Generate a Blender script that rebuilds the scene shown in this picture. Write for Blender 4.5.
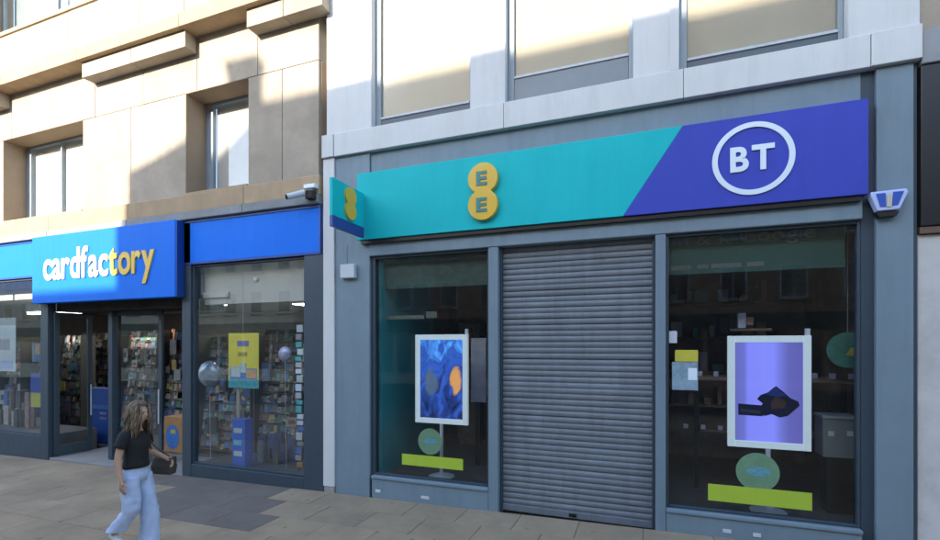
import bpy, bmesh, math, random
from mathutils import Vector, Matrix
random.seed(7)
R = math.radians
for o in list(bpy.data.objects): bpy.data.objects.remove(o)
S = bpy.context.scene
COL = S.collection

# ------------------------------------------------------------------ camera
DC, ZC, TH = 6.3, 2.30, math.atan(470/1260)          # distance to the shop fronts, eye height, turn to the left
cam = bpy.data.objects.new('camera', bpy.data.cameras.new('camera')); COL.objects.link(cam)
cam.location = (0, -DC, ZC); cam.rotation_euler = (R(90), 0, TH)
cam.data.sensor_width = 36; cam.data.lens = 18.0; cam.data.shift_y = (344.5-270)/940
cam.data.clip_start = .05; cam.data.clip_end = 2000
S.camera = cam
# ------------------------------------------------------------------ sky, sun, exposure
SUN_EL, SUN_AZ = 20.0, 16.0            # azimuth: degrees to the left of straight out from the shop fronts
W = bpy.data.worlds.new('World'); S.world = W; W.use_nodes = True
nt = W.node_tree; nt.nodes.clear()
sky = nt.nodes.new('ShaderNodeTexSky'); sky.sky_type = 'NISHITA'; sky.sun_disc = False
sky.sun_elevation = R(SUN_EL); sky.sun_rotation = R(180+SUN_AZ)
sky.air_density = 1.0; sky.dust_density = .8; sky.ozone_density = 1.0
bg = nt.nodes.new('ShaderNodeBackground'); bg.inputs['Strength'].default_value = .15
wo = nt.nodes.new('ShaderNodeOutputWorld')
nt.links.new(sky.outputs[0], bg.inputs[0]); nt.links.new(bg.outputs[0], wo.inputs[0])
SD = Vector((-math.sin(R(SUN_AZ))*math.cos(R(SUN_EL)), -math.cos(R(SUN_AZ))*math.cos(R(SUN_EL)), math.sin(R(SUN_EL))))
sl = bpy.data.lights.new('sun', 'SUN'); sl.energy = 2.5; sl.angle = R(.55); sl.color = (1, .90, .76)
sun = bpy.data.objects.new('sun', sl); COL.objects.link(sun); sun.location = (-8, -30, 25)
sun.rotation_euler = SD.to_track_quat('Z', 'Y').to_euler()
vs = S.view_settings; vs.view_transform = 'Standard'; vs.look = 'None'; vs.gamma = 1; vs.use_curve_mapping = False
vs.exposure = 2.3

# ------------------------------------------------------------------ pixel -> place on a plane parallel to the fronts
def X(u, y=0): return (DC+y)*math.tan(math.atan((u-470)/470)-TH)
def Z(u, v, y=0):
    x = X(u, y); d = -x*math.sin(TH)+(DC+y)*math.cos(TH)
    return ZC-(v-344.5)*d/470
GS = .0140
def G(x): return GS*x

# ------------------------------------------------------------------ materials
MATS = {}
def mat(name, col, rough=.6, var=.12, scale=3.0, bump=.0, bscale=60, metal=0, dirt=0, dirtcol=(.05, .045, .04), spec=.5, streak=0, emit=0, coat=0):
    if name in MATS: return MATS[name]
    m = bpy.data.materials.new(name); m.use_nodes = True; n = m.node_tree.nodes; L = m.node_tree.links
    p = n['Principled BSDF']; p.inputs['Roughness'].default_value = rough; p.inputs['Metallic'].default_value = metal
    p.inputs['Specular IOR Level'].default_value = spec; p.inputs['Coat Weight'].default_value = coat
    geo = n.new('ShaderNodeNewGeometry')
    oi = n.new('ShaderNodeObjectInfo')
    t = n.new('ShaderNodeTexNoise'); t.inputs['Scale'].default_value = scale; t.inputs['Detail'].default_value = 6; t.inputs['Roughness'].default_value = .65
    L.new(geo.outputs['Position'], t.inputs['Vector'])
    mr = n.new('ShaderNodeMapRange'); mr.inputs['From Min'].default_value = .28; mr.inputs['From Max'].default_value = .72
    mr.inputs['To Min'].default_value = 1-var; mr.inputs['To Max'].default_value = 1+var
    L.new(t.outputs['Fac'], mr.inputs['Value'])
    # each piece a little different from its neighbour
    mo = n.new('ShaderNodeMapRange'); mo.inputs['To Min'].default_value = 1-var*.6; mo.inputs['To Max'].default_value = 1+var*.6
    L.new(oi.outputs['Random'], mo.inputs['Value'])
    mm = n.new('ShaderNodeMath'); mm.operation = 'MULTIPLY'; L.new(mr.outputs[0], mm.inputs[0]); L.new(mo.outputs[0], mm.inputs[1])
    vm = n.new('ShaderNodeVectorMath'); vm.operation = 'SCALE'; vm.inputs[0].default_value = col; L.new(mm.outputs[0], vm.inputs['Scale'])
    out = vm.outputs[0]
    if dirt:
        mp = n.new('ShaderNodeMapping'); mp.inputs['Scale'].default_value = (7, 7, .7) if streak else (1.3, 1.3, 1.3)
        L.new(geo.outputs['Position'], mp.inputs['Vector'])
        t2 = n.new('ShaderNodeTexNoise'); t2.inputs['Scale'].default_value = 1.0; t2.inputs['Detail'].default_value = 8; t2.inputs['Roughness'].default_value = .7
        L.new(mp.outputs[0], t2.inputs['Vector'])
        m2 = n.new('ShaderNodeMapRange'); m2.inputs['From Min'].default_value = .48; m2.inputs['From Max'].default_value = .78
        m2.inputs['To Max'].default_value = dirt; L.new(t2.outputs['Fac'], m2.inputs['Value'])
        mx = n.new('ShaderNodeMix'); mx.data_type = 'RGBA'; mx.inputs['B'].default_value = (*dirtcol, 1)
        L.new(m2.outputs[0], mx.inputs['Factor']); L.new(out, mx.inputs['A']); out = mx.outputs['Result']
        r2 = n.new('ShaderNodeMapRange'); r2.inputs['To Min'].default_value = rough; r2.inputs['To Max'].default_value = min(1, rough+.3)
        L.new(t2.outputs['Fac'], r2.inputs['Value']); L.new(r2.outputs[0], p.inputs['Roughness'])
    L.new(out, p.inputs['Base Color'])
    if emit:
        L.new(out, p.inputs['Emission Color']); p.inputs['Emission Strength'].default_value = emit
    if bump:
        t3 = n.new('ShaderNodeTexNoise'); t3.inputs['Scale'].default_value = bscale; t3.inputs['Detail'].default_value = 5
        L.new(geo.outputs['Position'], t3.inputs['Vector'])
        b = n.new('ShaderNodeBump'); b.inputs['Strength'].default_value = bump; b.inputs['Distance'].default_value = .01
        L.new(t3.outputs['Fac'], b.inputs['Height']); L.new(b.outputs[0], p.inputs['Normal'])
    MATS[name] = m; return m

def glass(name, tint=(.92, .95, .95), refl=1.0, dust=.03):
    m = bpy.data.materials.new(name); m.use_nodes = True; n = m.node_tree.nodes; L = m.node_tree.links; n.clear()
    o = n.new('ShaderNodeOutputMaterial'); tr = n.new('ShaderNodeBsdfTransparent'); tr.inputs[0].default_value = (*tint, 1)
    gl = n.new('ShaderNodeBsdfGlossy'); gl.inputs['Roughness'].default_value = .015
    fr = n.new('ShaderNodeFresnel'); fr.inputs['IOR'].default_value = 1.52
    mu = n.new('ShaderNodeMath'); mu.operation = 'MULTIPLY'; mu.inputs[1].default_value = 1.8*refl; mu.use_clamp = True
    geo = n.new('ShaderNodeNewGeometry'); t = n.new('ShaderNodeTexNoise'); t.inputs['Scale'].default_value = .8
    L.new(geo.outputs['Position'], t.inputs['Vector'])
    b = n.new('ShaderNodeBump'); b.inputs['Strength'].default_value = .06; b.inputs['Distance'].default_value = .02
    L.new(t.outputs['Fac'], b.inputs['Height']); L.new(b.outputs[0], gl.inputs['Normal'])
    L.new(fr.outputs[0], mu.inputs[0]); mi = n.new('ShaderNodeMixShader'); L.new(mu.outputs[0], mi.inputs[0])
    L.new(tr.outputs[0], mi.inputs[1]); L.new(gl.outputs[0], mi.inputs[2])
    df = n.new('ShaderNodeBsdfDiffuse'); df.inputs[0].default_value = (.5, .52, .52, 1)
    m2 = n.new('ShaderNodeMixShader'); m2.inputs[0].default_value = dust
    L.new(mi.outputs[0], m2.inputs[1]); L.new(df.outputs[0], m2.inputs[2]); L.new(m2.outputs[0], o.inputs[0])
    MATS[name] = m; return m

PAINT = mat('slate_blue_paint', (.165, .228, .272), .45, .07, 2.0, .05, 90, dirt=.28, streak=1, dirtcol=(.075, .10, .12))
PAINTD = mat('dark_slate_frame', (.034, .054, .074), .4, .08, 3.0, .03, 80, dirt=.25, streak=1)
WHITE = mat('white_render', (.60, .605, .60), .6, .05, 1.2, .08, 70, dirt=.22, streak=1, dirtcol=(.30, .29, .26))
STONE = mat('pale_stone', (.36, .31, .245), .8, .14, 1.6, .35, 45, dirt=.55, dirtcol=(.21, .175, .135))
STONEL = mat('ledge_stone', (.38, .28, .175), .8, .12, 3.0, .3, 40, dirt=.4, dirtcol=(.25, .20, .15), streak=1)
MORTAR = mat('mortar', (.30, .265, .215), .95, .1, 8, .3, 60)
JAMB = mat('shaded_brown_stone', (.33, .24, .16), .8, .1, 3, .2, 40)  # stone with the brown of shaded jambs and soffits put into its colour
SHUT = mat('shutter_steel', (.165, .187, .212), .45, .12, 2.5, .05, 120, metal=.2, dirt=.55, streak=1, dirtcol=(.085, .095, .105))
TEAL = mat('sign_teal', (.002, .46, .49), .45, .05, 1.5, spec=.25, dirt=.14, streak=1, dirtcol=(.02, .20, .22))
BTBLUE = mat('sign_blue', (.046, .066, .43), .45, .05, 1.5, spec=.25, dirt=.14, streak=1, dirtcol=(.03, .04, .20))
NAVY = mat('sign_navy', (.03, .05, .26), .3, .05)
YELL = mat('sign_yellow', (.66, .42, .035), .35, .05)
EDARK = mat('logo_dark_teal', (.03, .20, .19), .4, .05)
SWHITE = mat('sign_white', (.70, .78, .84), .35, .03)
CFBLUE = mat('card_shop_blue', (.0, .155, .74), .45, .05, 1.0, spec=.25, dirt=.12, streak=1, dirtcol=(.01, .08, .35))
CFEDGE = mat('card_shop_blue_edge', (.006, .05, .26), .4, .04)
CFYEL = mat('lettering_yellow', (.78, .50, .06), .35, .04)
CFWHITE = mat('lettering_white', (.85, .85, .85), .35, .03)
BLACK = mat('black_panel', (.012, .012, .012), .35, .15, 2)
DARKI = mat('dark_interior', (.05, .046, .042), .9, .3, 4, spec=.1)
GREY = mat('grey_plastic', (.30, .33, .36), .5, .06)
GREYL = mat('pale_grey_plastic', (.52, .56, .60), .45, .06)
RENDER = mat('grey_render', (.56, .545, .52), .85, .08, 3, .2, 80, dirt=.3)
GREEN = mat('dark_green_pelmet', (.014, .085, .07), .5, .12, 3)
TEALW = mat('teal_wall', (.015, .30, .33), .6, .08, 2)
SLATEF = mat('shop_floor', (.10, .098, .092), .5, .15, 3)
CARPET = mat('shop_carpet', (.09, .09, .09), .9, .2, 9)
BLIND = mat('roller_blind', (.39, .325, .225), .8, .05, 2, .05, 200)
BLINDW = mat('pale_blind', (.46, .44, .41), .8, .05, 2, .05, 200)
FRAMEG = mat('window_frame_grey', (.27, .32, .36), .45, .06, 3, dirt=.25, streak=1)
FRAMEP = mat('window_frame_pale', (.50, .54, .58), .45, .06, 3, dirt=.25, streak=1)
CEIL = mat('ceiling_cream', (.55, .51, .45), .8, .08, 2)
LIME = mat('lime_sticker', (.37, .50, .04), .5, .05, 6)
LGREEN = mat('sage_disc', (.13, .24, .14), .5, .12, 9)
GLASS = glass('shop_glass', (.95, .97, .97), .13, .003); GLASSU = glass('upper_glass', (.97, .98, .98), .09, .008); GLASSE = glass('phone_shop_glass', (.95, .97, .97), .32, .004)
LAMP = mat('tube_light', (1, .97, .9), .5, .02, emit=4.0)

# ------------------------------------------------------------------ mesh helpers
class MB:
    def __init__(s): s.v = []; s.f = []; s.mi = []
    def add(s, vs, fs, mi=0):
        b = len(s.v); s.v += [tuple(v) for v in vs]
        for f in fs: s.f.append([b+i for i in f]); s.mi.append(mi)
        return s
    def box(s, x0, x1, y0, y1, z0, z1, mi=0):
        x0, x1 = min(x0, x1), max(x0, x1); y0, y1 = min(y0, y1), max(y0, y1); z0, z1 = min(z0, z1), max(z0, z1)
        return s.add([(x0,y0,z0),(x1,y0,z0),(x1,y1,z0),(x0,y1,z0),(x0,y0,z1),(x1,y0,z1),(x1,y1,z1),(x0,y1,z1)],
              [(0,3,2,1),(4,5,6,7),(0,1,5,4),(1,2,6,5),(2,3,7,6),(3,0,4,7)], mi)
    def prism(s, pts, y0, y1, mi=0):           # outline in x,z pushed through y (counter-clockwise seen from -y)
        n = len(pts)
        vs = [(x, y0, z) for x, z in pts]+[(x, y1, z) for x, z in pts]
        fs = [tuple(range(n)), tuple(range(2*n-1, n-1, -1))]+[(i, n+i, n+(i+1) % n, (i+1) % n) for i in range(n)]
        return s.add(vs, fs, mi)
    def tube(s, a, b, r0, r1=None, n=12, mi=0):
        a = Vector(a); b = Vector(b); r1 = r0 if r1 is None else r1
        d = (b-a).normalized(); p = d.orthogonal().normalized(); q = d.cross(p)
        vs = []
        for c, r in ((a, r0), (b, r1)):
            for i in range(n):
                t = 2*math.pi*i/n; vs.append(c+p*r*math.cos(t)+q*r*math.sin(t))
        fs = [tuple(range(n-1, -1, -1)), tuple(range(n, 2*n))]+[(i, (i+1) % n, n+(i+1) % n, n+i) for i in range(n)]
        return s.add(vs, fs, mi)
    def loft(s, rings, cap=True, mi=0):         # rings: lists of the same number of points
        n = len(rings[0]); b = [p for r in rings for p in r]; fs = []
        for k in range(len(rings)-1):
            for i in range(n): fs.append((k*n+i, k*n+(i+1) % n, (k+1)*n+(i+1) % n, (k+1)*n+i))
        if cap: fs += [tuple(range(n-1, -1, -1)), tuple(range((len(rings)-1)*n, len(rings)*n))]
        return s.add(b, fs, mi)
    def ball(s, c, rx, ry, rz, n=16, m=10, mi=0, fn=None):
        c = Vector(c); rings = []
        for k in range(m+1):
            ph = -math.pi/2+math.pi*(.02+.96*k/m); ring = []
            for i in range(n):
                t = 2*math.pi*i/n; p = Vector((math.cos(ph)*math.cos(t), math.cos(ph)*math.sin(t), math.sin(ph)))
                if fn: p = fn(p)
                ring.append(c+Vector((p.x*rx, p.y*ry, p.z*rz)))
            rings.append(ring)
        return s.loft(rings, True, mi)
    def obj(s, name, m, parent=None, bevel=0, smooth=False, seg=2, subsurf=0):
        me = bpy.data.meshes.new(name); me.from_pydata(s.v, [], s.f)
        ms = m if isinstance(m, (list, tuple)) else [m]
        for k in ms: me.materials.append(k)
        for p, i in zip(me.polygons, s.mi): p.material_index = i; p.use_smooth = smooth
        me.validate(); me.update()
        bm = bmesh.new(); bm.from_mesh(me); bmesh.ops.recalc_face_normals(bm, faces=bm.faces); bm.to_mesh(me); bm.free()
        o = bpy.data.objects.new(name, me); COL.objects.link(o)
        if parent: o.parent = parent; o.matrix_parent_inverse = Matrix.Translation(parent.location).inverted() if parent.type == 'EMPTY' and parent.rotation_euler.z == 0 else Matrix()
        if bevel:
            b = o.modifiers.new('bevel', 'BEVEL'); b.width = bevel; b.segments = seg; b.limit_method = 'ANGLE'; b.angle_limit = R(40)
        if subsurf:
            b = o.modifiers.new('sub', 'SUBSURF'); b.levels = subsurf; b.render_levels = subsurf
        return o
def box(name, m, parent, x0, x1, y0, y1, z0, z1, bevel=.006): return MB().box(x0, x1, y0, y1, z0, z1).obj(name, m, parent, bevel)
def tag(o, label, cat, group=None, kind=None):
    if label: o['label'] = label
    if cat: o['category'] = cat
    if group: o['group'] = group
    if kind: o['kind'] = kind
    return o
def thing(name, loc, label, cat, group=None):
    o = bpy.data.objects.new(name, None); COL.objects.link(o); o.location = loc; o.empty_display_size = .1
    return tag(o, label, cat, group)
def struct(o): o['kind'] = 'structure'; return o
def share(o, name, parent, loc, rot=None):     # another piece that uses the same mesh
    c = o.copy(); COL.objects.link(c); c.name = name; c.parent = parent; c.location = loc
    return c
def glyph(ch, size, depth, bold=0.0):
    cu = bpy.data.curves.new('glyph', 'FONT'); cu.body = ch; cu.size = size; cu.extrude = depth/2; cu.offset = bold; cu.resolution_u = 6
    o = bpy.data.objects.new('glyph', cu); COL.objects.link(o)
    dg = bpy.context.evaluated_depsgraph_get(); dg.update()
    me = bpy.data.meshes.new_from_object(o.evaluated_get(dg)); bpy.data.objects.remove(o)
    return me
def write(text, x0, x1, zbase, y, height, m, parent, name='letter', depth=.02, bold=.0, gap=.06, mats=None, facing=0):
    """letters side by side filling x0..x1, standing on zbase, facing -y (facing=1: facing +x, x is then -y)"""
    size = height/.70
    me = []; w = []
    for ch in text:
        if ch == ' ': me.append(None); w.append(height*.35); continue
        g = glyph(ch, size, depth, bold*size); me.append(g)
        xs = [v.co.x for v in g.vertices]; w.append(max(xs)-min(xs))
    tot = sum(w)+gap*height*(len(w)-1); sx = (x1-x0)/tot; cx = x0; out = []
    for i, g in enumerate(me):
        if g is not None:
            mn = min(v.co.x for v in g.vertices)
            for v in g.vertices:
                a, b, c = (v.co.x-mn)*sx, v.co.y, v.co.z
                v.co = (cx+a, y-c, zbase+b) if not facing else (y+c, cx+a, zbase+b)
            g.materials.clear(); g.materials.append(mats[i] if mats else m)
            o = bpy.data.objects.new(name, g); COL.objects.link(o); o.parent = parent
            if parent.type == 'EMPTY': o.matrix_parent_inverse = Matrix.Translation(parent.location).inverted()
            out.append(o)
        cx += (w[i]+gap*height)*sx
    return out

# ================================================================== ground
def sheet(name, x0, x1, y0, y1, dz, m):
    return struct(MB().add([(x0, y0, G(x0)+dz), (x1, y0, G(x1)+dz), (x1, y1, G(x1)+dz), (x0, y1, G(x0)+dz)], [(0, 1, 2, 3)]).obj(name, m))
ASPH = mat('asphalt', (.055, .054, .052), .85, .18, 1.2, .5, 120)
JOINT = mat('paving_joint', (.16, .128, .095), .95, .2, 4, .4, 150)
SLAB = mat('paving_slab', (.345, .26, .17), .75, .13, 1.1, .35, 110, dirt=.55, dirtcol=(.15, .125, .10))
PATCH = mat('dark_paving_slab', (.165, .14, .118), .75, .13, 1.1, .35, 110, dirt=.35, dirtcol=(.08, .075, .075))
def spots(m):
    n = m.node_tree.nodes; L = m.node_tree.links; p = n['Principled BSDF']; lk = p.inputs['Base Color'].links[0]; src = lk.from_socket
    geo = n.new('ShaderNodeNewGeometry'); vo = n.new('ShaderNodeTexVoronoi'); vo.voronoi_dimensions = '2D'; vo.inputs['Scale'].default_value = 2.3; vo.inputs['Randomness'].default_value = 1
    nz = n.new('ShaderNodeTexNoise'); nz.inputs['Scale'].default_value = 30; L.new(geo.outputs['Position'], nz.inputs['Vector'])
    vm = n.new('ShaderNodeVectorMath'); vm.operation = 'MULTIPLY_ADD'; vm.inputs[1].default_value = (.02, .02, .02); L.new(nz.outputs['Color'], vm.inputs[0]); L.new(geo.outputs['Position'], vm.inputs[2])
    L.new(vm.outputs[0], vo.inputs['Vector'])
    mr = n.new('ShaderNodeMapRange'); mr.inputs['From Min'].default_value = .075; mr.inputs['From Max'].default_value = .045; L.new(vo.outputs['Distance'], mr.inputs['Value']); sc_ = n.new('ShaderNodeSeparateColor'); L.new(vo.outputs['Color'], sc_.inputs[0]); gt = n.new('ShaderNodeMath'); gt.operation = 'SUBTRACT'; gt.inputs[1].default_value = .45; gt.use_clamp = True; L.new(sc_.outputs[0], gt.inputs[0]); L.new(gt.outputs[0], mr.inputs['To Max'])
    t2 = n.new('ShaderNodeTexNoise'); t2.inputs['Scale'].default_value = .9; t2.inputs['Detail'].default_value = 9; t2.inputs['Roughness'].default_value = .75; L.new(geo.outputs['Position'], t2.inputs['Vector'])
    m2 = n.new('ShaderNodeMapRange'); m2.inputs['From Min'].default_value = .35; m2.inputs['From Max'].default_value = .66; m2.inputs['To Max'].default_value = .55; L.new(t2.outputs['Fac'], m2.inputs['Value'])
    ma = n.new('ShaderNodeMix'); ma.data_type = 'RGBA'; ma.blend_type = 'MULTIPLY'; ma.inputs['B'].default_value = (.62, .60, .60, 1); L.new(m2.outputs[0], ma.inputs['Factor']); L.new(src, ma.inputs['A'])
    mx = n.new('ShaderNodeMix'); mx.data_type = 'RGBA'; mx.inputs['B'].default_value = (.085, .075, .066, 1); L.new(mr.outputs[0], mx.inputs['Factor']); L.new(ma.outputs['Result'], mx.inputs['A'])
    L.new(mx.outputs['Result'], p.inputs['Base Color'])
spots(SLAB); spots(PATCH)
sheet('ground', -220, 220, -240, 160, -.05, ASPH)
pv = struct(MB().add([(-40, -9.0, G(-40)-.012), (30, -9.0, G(30)-.012), (30, -.02, G(30)-.012), (-40, -.02, G(-40)-.012)], [(0, 1, 2, 3)]).obj('pavement', JOINT))
SX, SY = .78, .56
sm = MB().box(0, SX-.006, 0, SY-.006, -.045, 0).obj('paving_slab', SLAB, pv, .004, seg=1)
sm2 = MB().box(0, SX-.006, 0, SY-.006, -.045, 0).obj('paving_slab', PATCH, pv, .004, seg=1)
first = {0: True, 1: True}; rows = 9; rest = MB()
tilt = math.atan(GS)
for j in range(rows):
    y = -.03-SY*(j+1)
    off = (j % 2)*SX*.5+.1
    xmin = -16.5 if j < 5 else -9.5
    i = 0
    while True:
        x = xmin+off+i*SX; i += 1
        if x > 4.4: break
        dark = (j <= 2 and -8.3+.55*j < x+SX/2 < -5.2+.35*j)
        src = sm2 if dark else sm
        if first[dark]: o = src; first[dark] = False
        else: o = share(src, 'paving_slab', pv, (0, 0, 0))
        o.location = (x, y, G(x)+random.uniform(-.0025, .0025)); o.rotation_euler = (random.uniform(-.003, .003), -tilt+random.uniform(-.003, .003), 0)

# ================================================================== phone shop building
E1 = thing('phone_shop_building', (-1.2, 0, 0), 'slate blue shopfront with a closed roller shutter under white upper storey', 'building')
xL, xP, xPR, xR = X(328), X(336), X(373), X(916)
zBandB, zBandT = 5.28, 5.64
ztop = 9.2
xw1a, xw1b, xs0, xs1, xw2a, xw2b = X(373), X(489), X(499), X(655), X(666), X(861)
zWt = ZC+.0755*18.02      # heads of the shop windows
zSign0 = 4.13; 
zTr = zWt
# pilasters
box('party_pilaster', WHITE, E1, X(325), xP-.002, -.05, .4, G(-5)+.10, zBandB-.004, .01)
box('party_pilaster_foot', mat('concrete', (.30, .29, .27), .9, .15, 5, .3, 60), E1, X(325)+.01, xP-.008, -.04, .39, G(-5)-.15, G(-5)+.098, .01)
box('pilaster', PAINT, E1, xP, xPR-.05, -.02, .4, G(xP)-.15, zBandB-.004, .008)
box('pilaster_edge', PAINTD, E1, xPR-.048, xPR-.002, .03, .4, G(xP)-.15, zWt+.1, .004)  # dark colour stands in for the shadow in the window reveal
box('pilaster', PAINT, E1, X(875), xR-.03, -.03, .14, G(2)-.15, zBandB-.004, .008)
box('pilaster_groove', PAINTD, E1, xw2b+.003, X(875)-.002, .02, .12, G(2)-.15, zBandB-.004, .0)
box('pilaster_edge', PAINTD, E1, xR-.028, xR+.01, .0, .4, G(2)-.15, zBandB-.004, .004)
# fascia board behind the sign, transom under it
box('fascia_board', PAINT, E1, xPR-.05+.004, xw2b+.001, .012, .35, zWt+.30, zBandB-.004, .004)
box('transom', PAINT, E1, xPR-.044, xw2b+.002, -.045, .12, zWt+.002, zWt+.24, .012)
# white band in panels, with joints
bx = [X(325), X(336.5), X(505), X(683), X(868), xR+.02]
for a, b in zip(bx[:-1], bx[1:]):
    box('sill_band_panel', WHITE, E1, a+.003, b-.003, -.09 if a > 2.0 or a < -4.7 else -.075, .3, zBandB, zBandT-.004, .006)
# upper piers and windows
zw = [(372.5, 471, zBandT+.02), (506, 633, zBandT+.02), (679, 847, zBandT+.02)]
px = [X(328)] ; 
spans = []
for a, b, z0 in zw: spans.append((X(a), X(b)))
edges = [X(328)]+[e for s in spans for e in s]+[xR+.02]
for i in range(0, len(edges), 2):
    a, b = edges[i], edges[i+1]
    box('upper_pier', WHITE, E1, a, b, -.035, .30, zBandT, 8.0, .008)
    # stone-like front strip beside the window as in the wider piers
    if i in (4,): box('pier_strip', WHITE, E1, b-.11, b-.004, -.06, -.037, zBandT+.003, 8.0, .006)
box('upper_lintel', WHITE, E1, X(328), xR+.02, -.05, .30, 8.004, ztop, .008)
box('backing_wall', DARKI, E1, X(328)+.02, xR, .9, .98, zBandB+.05, ztop-.05, 0)
for k, (a, b) in enumerate(spans):
    w = MB(); y0, y1 = .085, .165; z0, z1 = zBandT+.004, 7.99; t = .055; tl = .095
    lower = .155 if k != 1 else .37
    w.box(a+.004, a+tl, y0, y1, z0, z1).box(b-t, b-.004, y0, y1, z0, z1).box(a+tl, b-t, y0, y1, z1-t, z1)
    fr = w.obj('window_frame', FRAMEG if k < 2 else FRAMEG, E1, .006)
    box('bottom_rail', mat('rail_dark', (.075, .095, .115), .5, .08, 3) if k != 1 else mat('lead_grey_panel', (.19, .22, .245), .5, .08, 3), fr, a+tl+.002, b-t-.002, y0+.004, y1, z0, z0+lower, .006)
    box('bead', FRAMEP, fr, a+tl+.002, b-t-.002, y0-.012, y1-.01, z0+lower+.002, z0+lower+.035, .004)
    box('sill', mat('sill_grey', (.20, .25, .29), .6, .1, 3), fr, a+.006, b-.006, -.03, y0-.002, zBandT-.002, zBandT+.012, .002)
    box('pane', GLASSU, fr, a+tl-.01, b-t+.01, y0+.035, y0+.042, z0+lower+.03, z1-t, 0)
    box('roller_blind', BLIND, fr, a+tl+.002, b-t-.002, y0+.055, y0+.061, z0+lower+.02, z1-t-.002, 0)
# shop windows: frame, pane, plinth
def shop_window(a, b, zb, parent, m, zt, plm, plz, y0=.0, tf=.05, gm=None):
    f = MB(); 
    f.box(a+.003, a+tf*.6, y0+.01, y0+.10, zb, zt).box(b-tf*.6, b-.003, y0+.01, y0+.10, zb, zt).box(a+tf*.6, b-tf*.6, y0+.01, y0+.10, zt-.035, zt).box(a+tf*.6, b-tf*.6, y0+.01, y0+.10, zb, zb+.03)
    o = f.obj('window_frame', m, parent, .004)
    box('pane', gm or GLASS, o, a+tf*.5, b-tf*.5, y0+.05, y0+.058, zb+.025, zt-.03, 0)
    return o
zB1 = (Z(373, 474)+Z(489, 485.7))/2; zB2 = (Z(666, 509)+Z(861, 528))/2
zB = (zB1+zB2)/2
shop_window(xw1a, xw1b, zB, E1, PAINTD, zWt, PAINT, 0, gm=GLASSE)
shop_window(xw2a, xw2b, zB, E1, PAINTD, zWt, PAINT, 0, gm=GLASSE)
for a, b in ((xw1a, xw1b), (xw2a, xw2b)):
    box('plinth', PAINT, E1, a-.001, b+.001, -.035, .12, G(a)-.15, zB-.004, .012)
    box('plinth_sill', PAINT, E1, a-.001, b+.001, -.06, -.037, zB-.05, zB-.008, .008)
for u, v, w_ in ((378, 491, .09), (425, 497.5, .13), (727, 531, .09), (757, 535, .08)):
    box('cover_plate', GREYL, E1, X(u, -.04)-w_/2, X(u, -.04)+w_/2, -.046, -.0355, Z(u, v, -.04)-.022, Z(u, v, -.04)+.022, .003)
for a, b in ((xw1b, xs0), (xs1, xw2a)):
    box('mullion', PAINT, E1, a+.002, b-.002, -.04, .14, G(a)-.12, zWt, .01)
# roller shutter
zs0, zs1 = G(-1)-.005, zWt+.02
sh = MB().box(xs0+.004, xs1-.004, .125, .14, zs0, zs1).obj('roller_shutter', PAINTD, E1)
NS = 46; dh = (zs1-zs0-.09)/NS
prof = []
for i in range(9):
    t = i/8; prof.append((.106-.011*math.sin(math.pi*min(1, t*1.0))**.8, t*dh*.90))
prof.append((.122, dh*.93)); prof.append((.122, dh))
sb = MB(); n = len(prof); xa, xb = xs0+.03, xs1-.03
sb.add([(xa, y, z) for y, z in prof]+[(xb, y, z) for y, z in prof], [(i, n+i, n+i+1, i+1) for i in range(n-1)])
s0 = sb.obj('slat', SHUT, sh, smooth=True); s0.location = (0, 0, zs0+.085)
for i in range(1, NS):
    o = share(s0, 'slat', sh, (random.uniform(-.004, .004), random.uniform(-.004, .003), zs0+.085+i*dh+random.uniform(-.004, .004))); o.rotation_euler = (random.uniform(-.002, .002), random.uniform(-.0018, .0018), random.uniform(-.0012, .0012))
box('bottom_bar', SHUT, sh, xs0+.03, xs1-.03, .07, .118, zs0-.01, zs0+.083, .008)
for a, b in ((xs0+.004, xs0+.032), (xs1-.032, xs1-.004)): box('guide_rail', PAINTD, sh, a, b, .045, .124, zs0-.05, zs1-.01, .004)
lk = MB().box(X(572)-.05, X(572)+.05, .052, .069, zs0+.02, zs0+.06).obj('shutter_lock', BLACK, sh, .004)

# interior
EI = thing('phone_shop_interior', (-1, 2, .1), 'dim phone shop interior seen through the windows beside the shutter', 'shop interior')
zi = zB-.045
box('floor', CARPET, EI, xPR, xR-.05, .145, 5.0, zi-.06, zi, 0)
box('side_wall', TEALW, EI, xPR+.012, xPR+.07, .145, 2.1, zi+.002, zWt+.3, 0)
box('side_wall', mat('shop_wall_brown', (.17, .14, .11), .8, .35, 2), EI, xPR+.012, xPR+.07, 2.104, 4.9, zi+.002, zWt+.3, 0)
box('side_wall', MATS['shop_wall_brown'], EI, xR-.10, xR-.05, .15, 4.9, zi+.002, zWt+.3, 0)
box('back_wall', MATS['shop_wall_brown'], EI, xPR+.074, xR-.104, 3.3, 3.4, zi+.002, zWt+.3, 0)
box('ceiling', MATS['shop_wall_brown'], EI, xPR, xR-.05, .145, 5.0, zWt+.305, zWt+.36, 0)
box('partition', DARKI, EI, xw1b+.02, xw1b+.06, .15, 1.6, zi+.002, zWt+.28, 0)
box('partition', DARKI, EI, xw2a-.07, xw2a-.03, .15, 1.6, zi+.002, zWt+.28, 0)
BRN = mat('dim_shelf', (.20, .15, .10), .7, .35, 5)
PH = [mat('stock_dark', (.06, .055, .06), .5, .3), mat('stock_grey', (.40, .40, .40), .5, .3), mat('stock_tan', (.40, .26, .14), .6, .3), mat('stock_green', (.10, .30, .20), .6, .3)]
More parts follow.
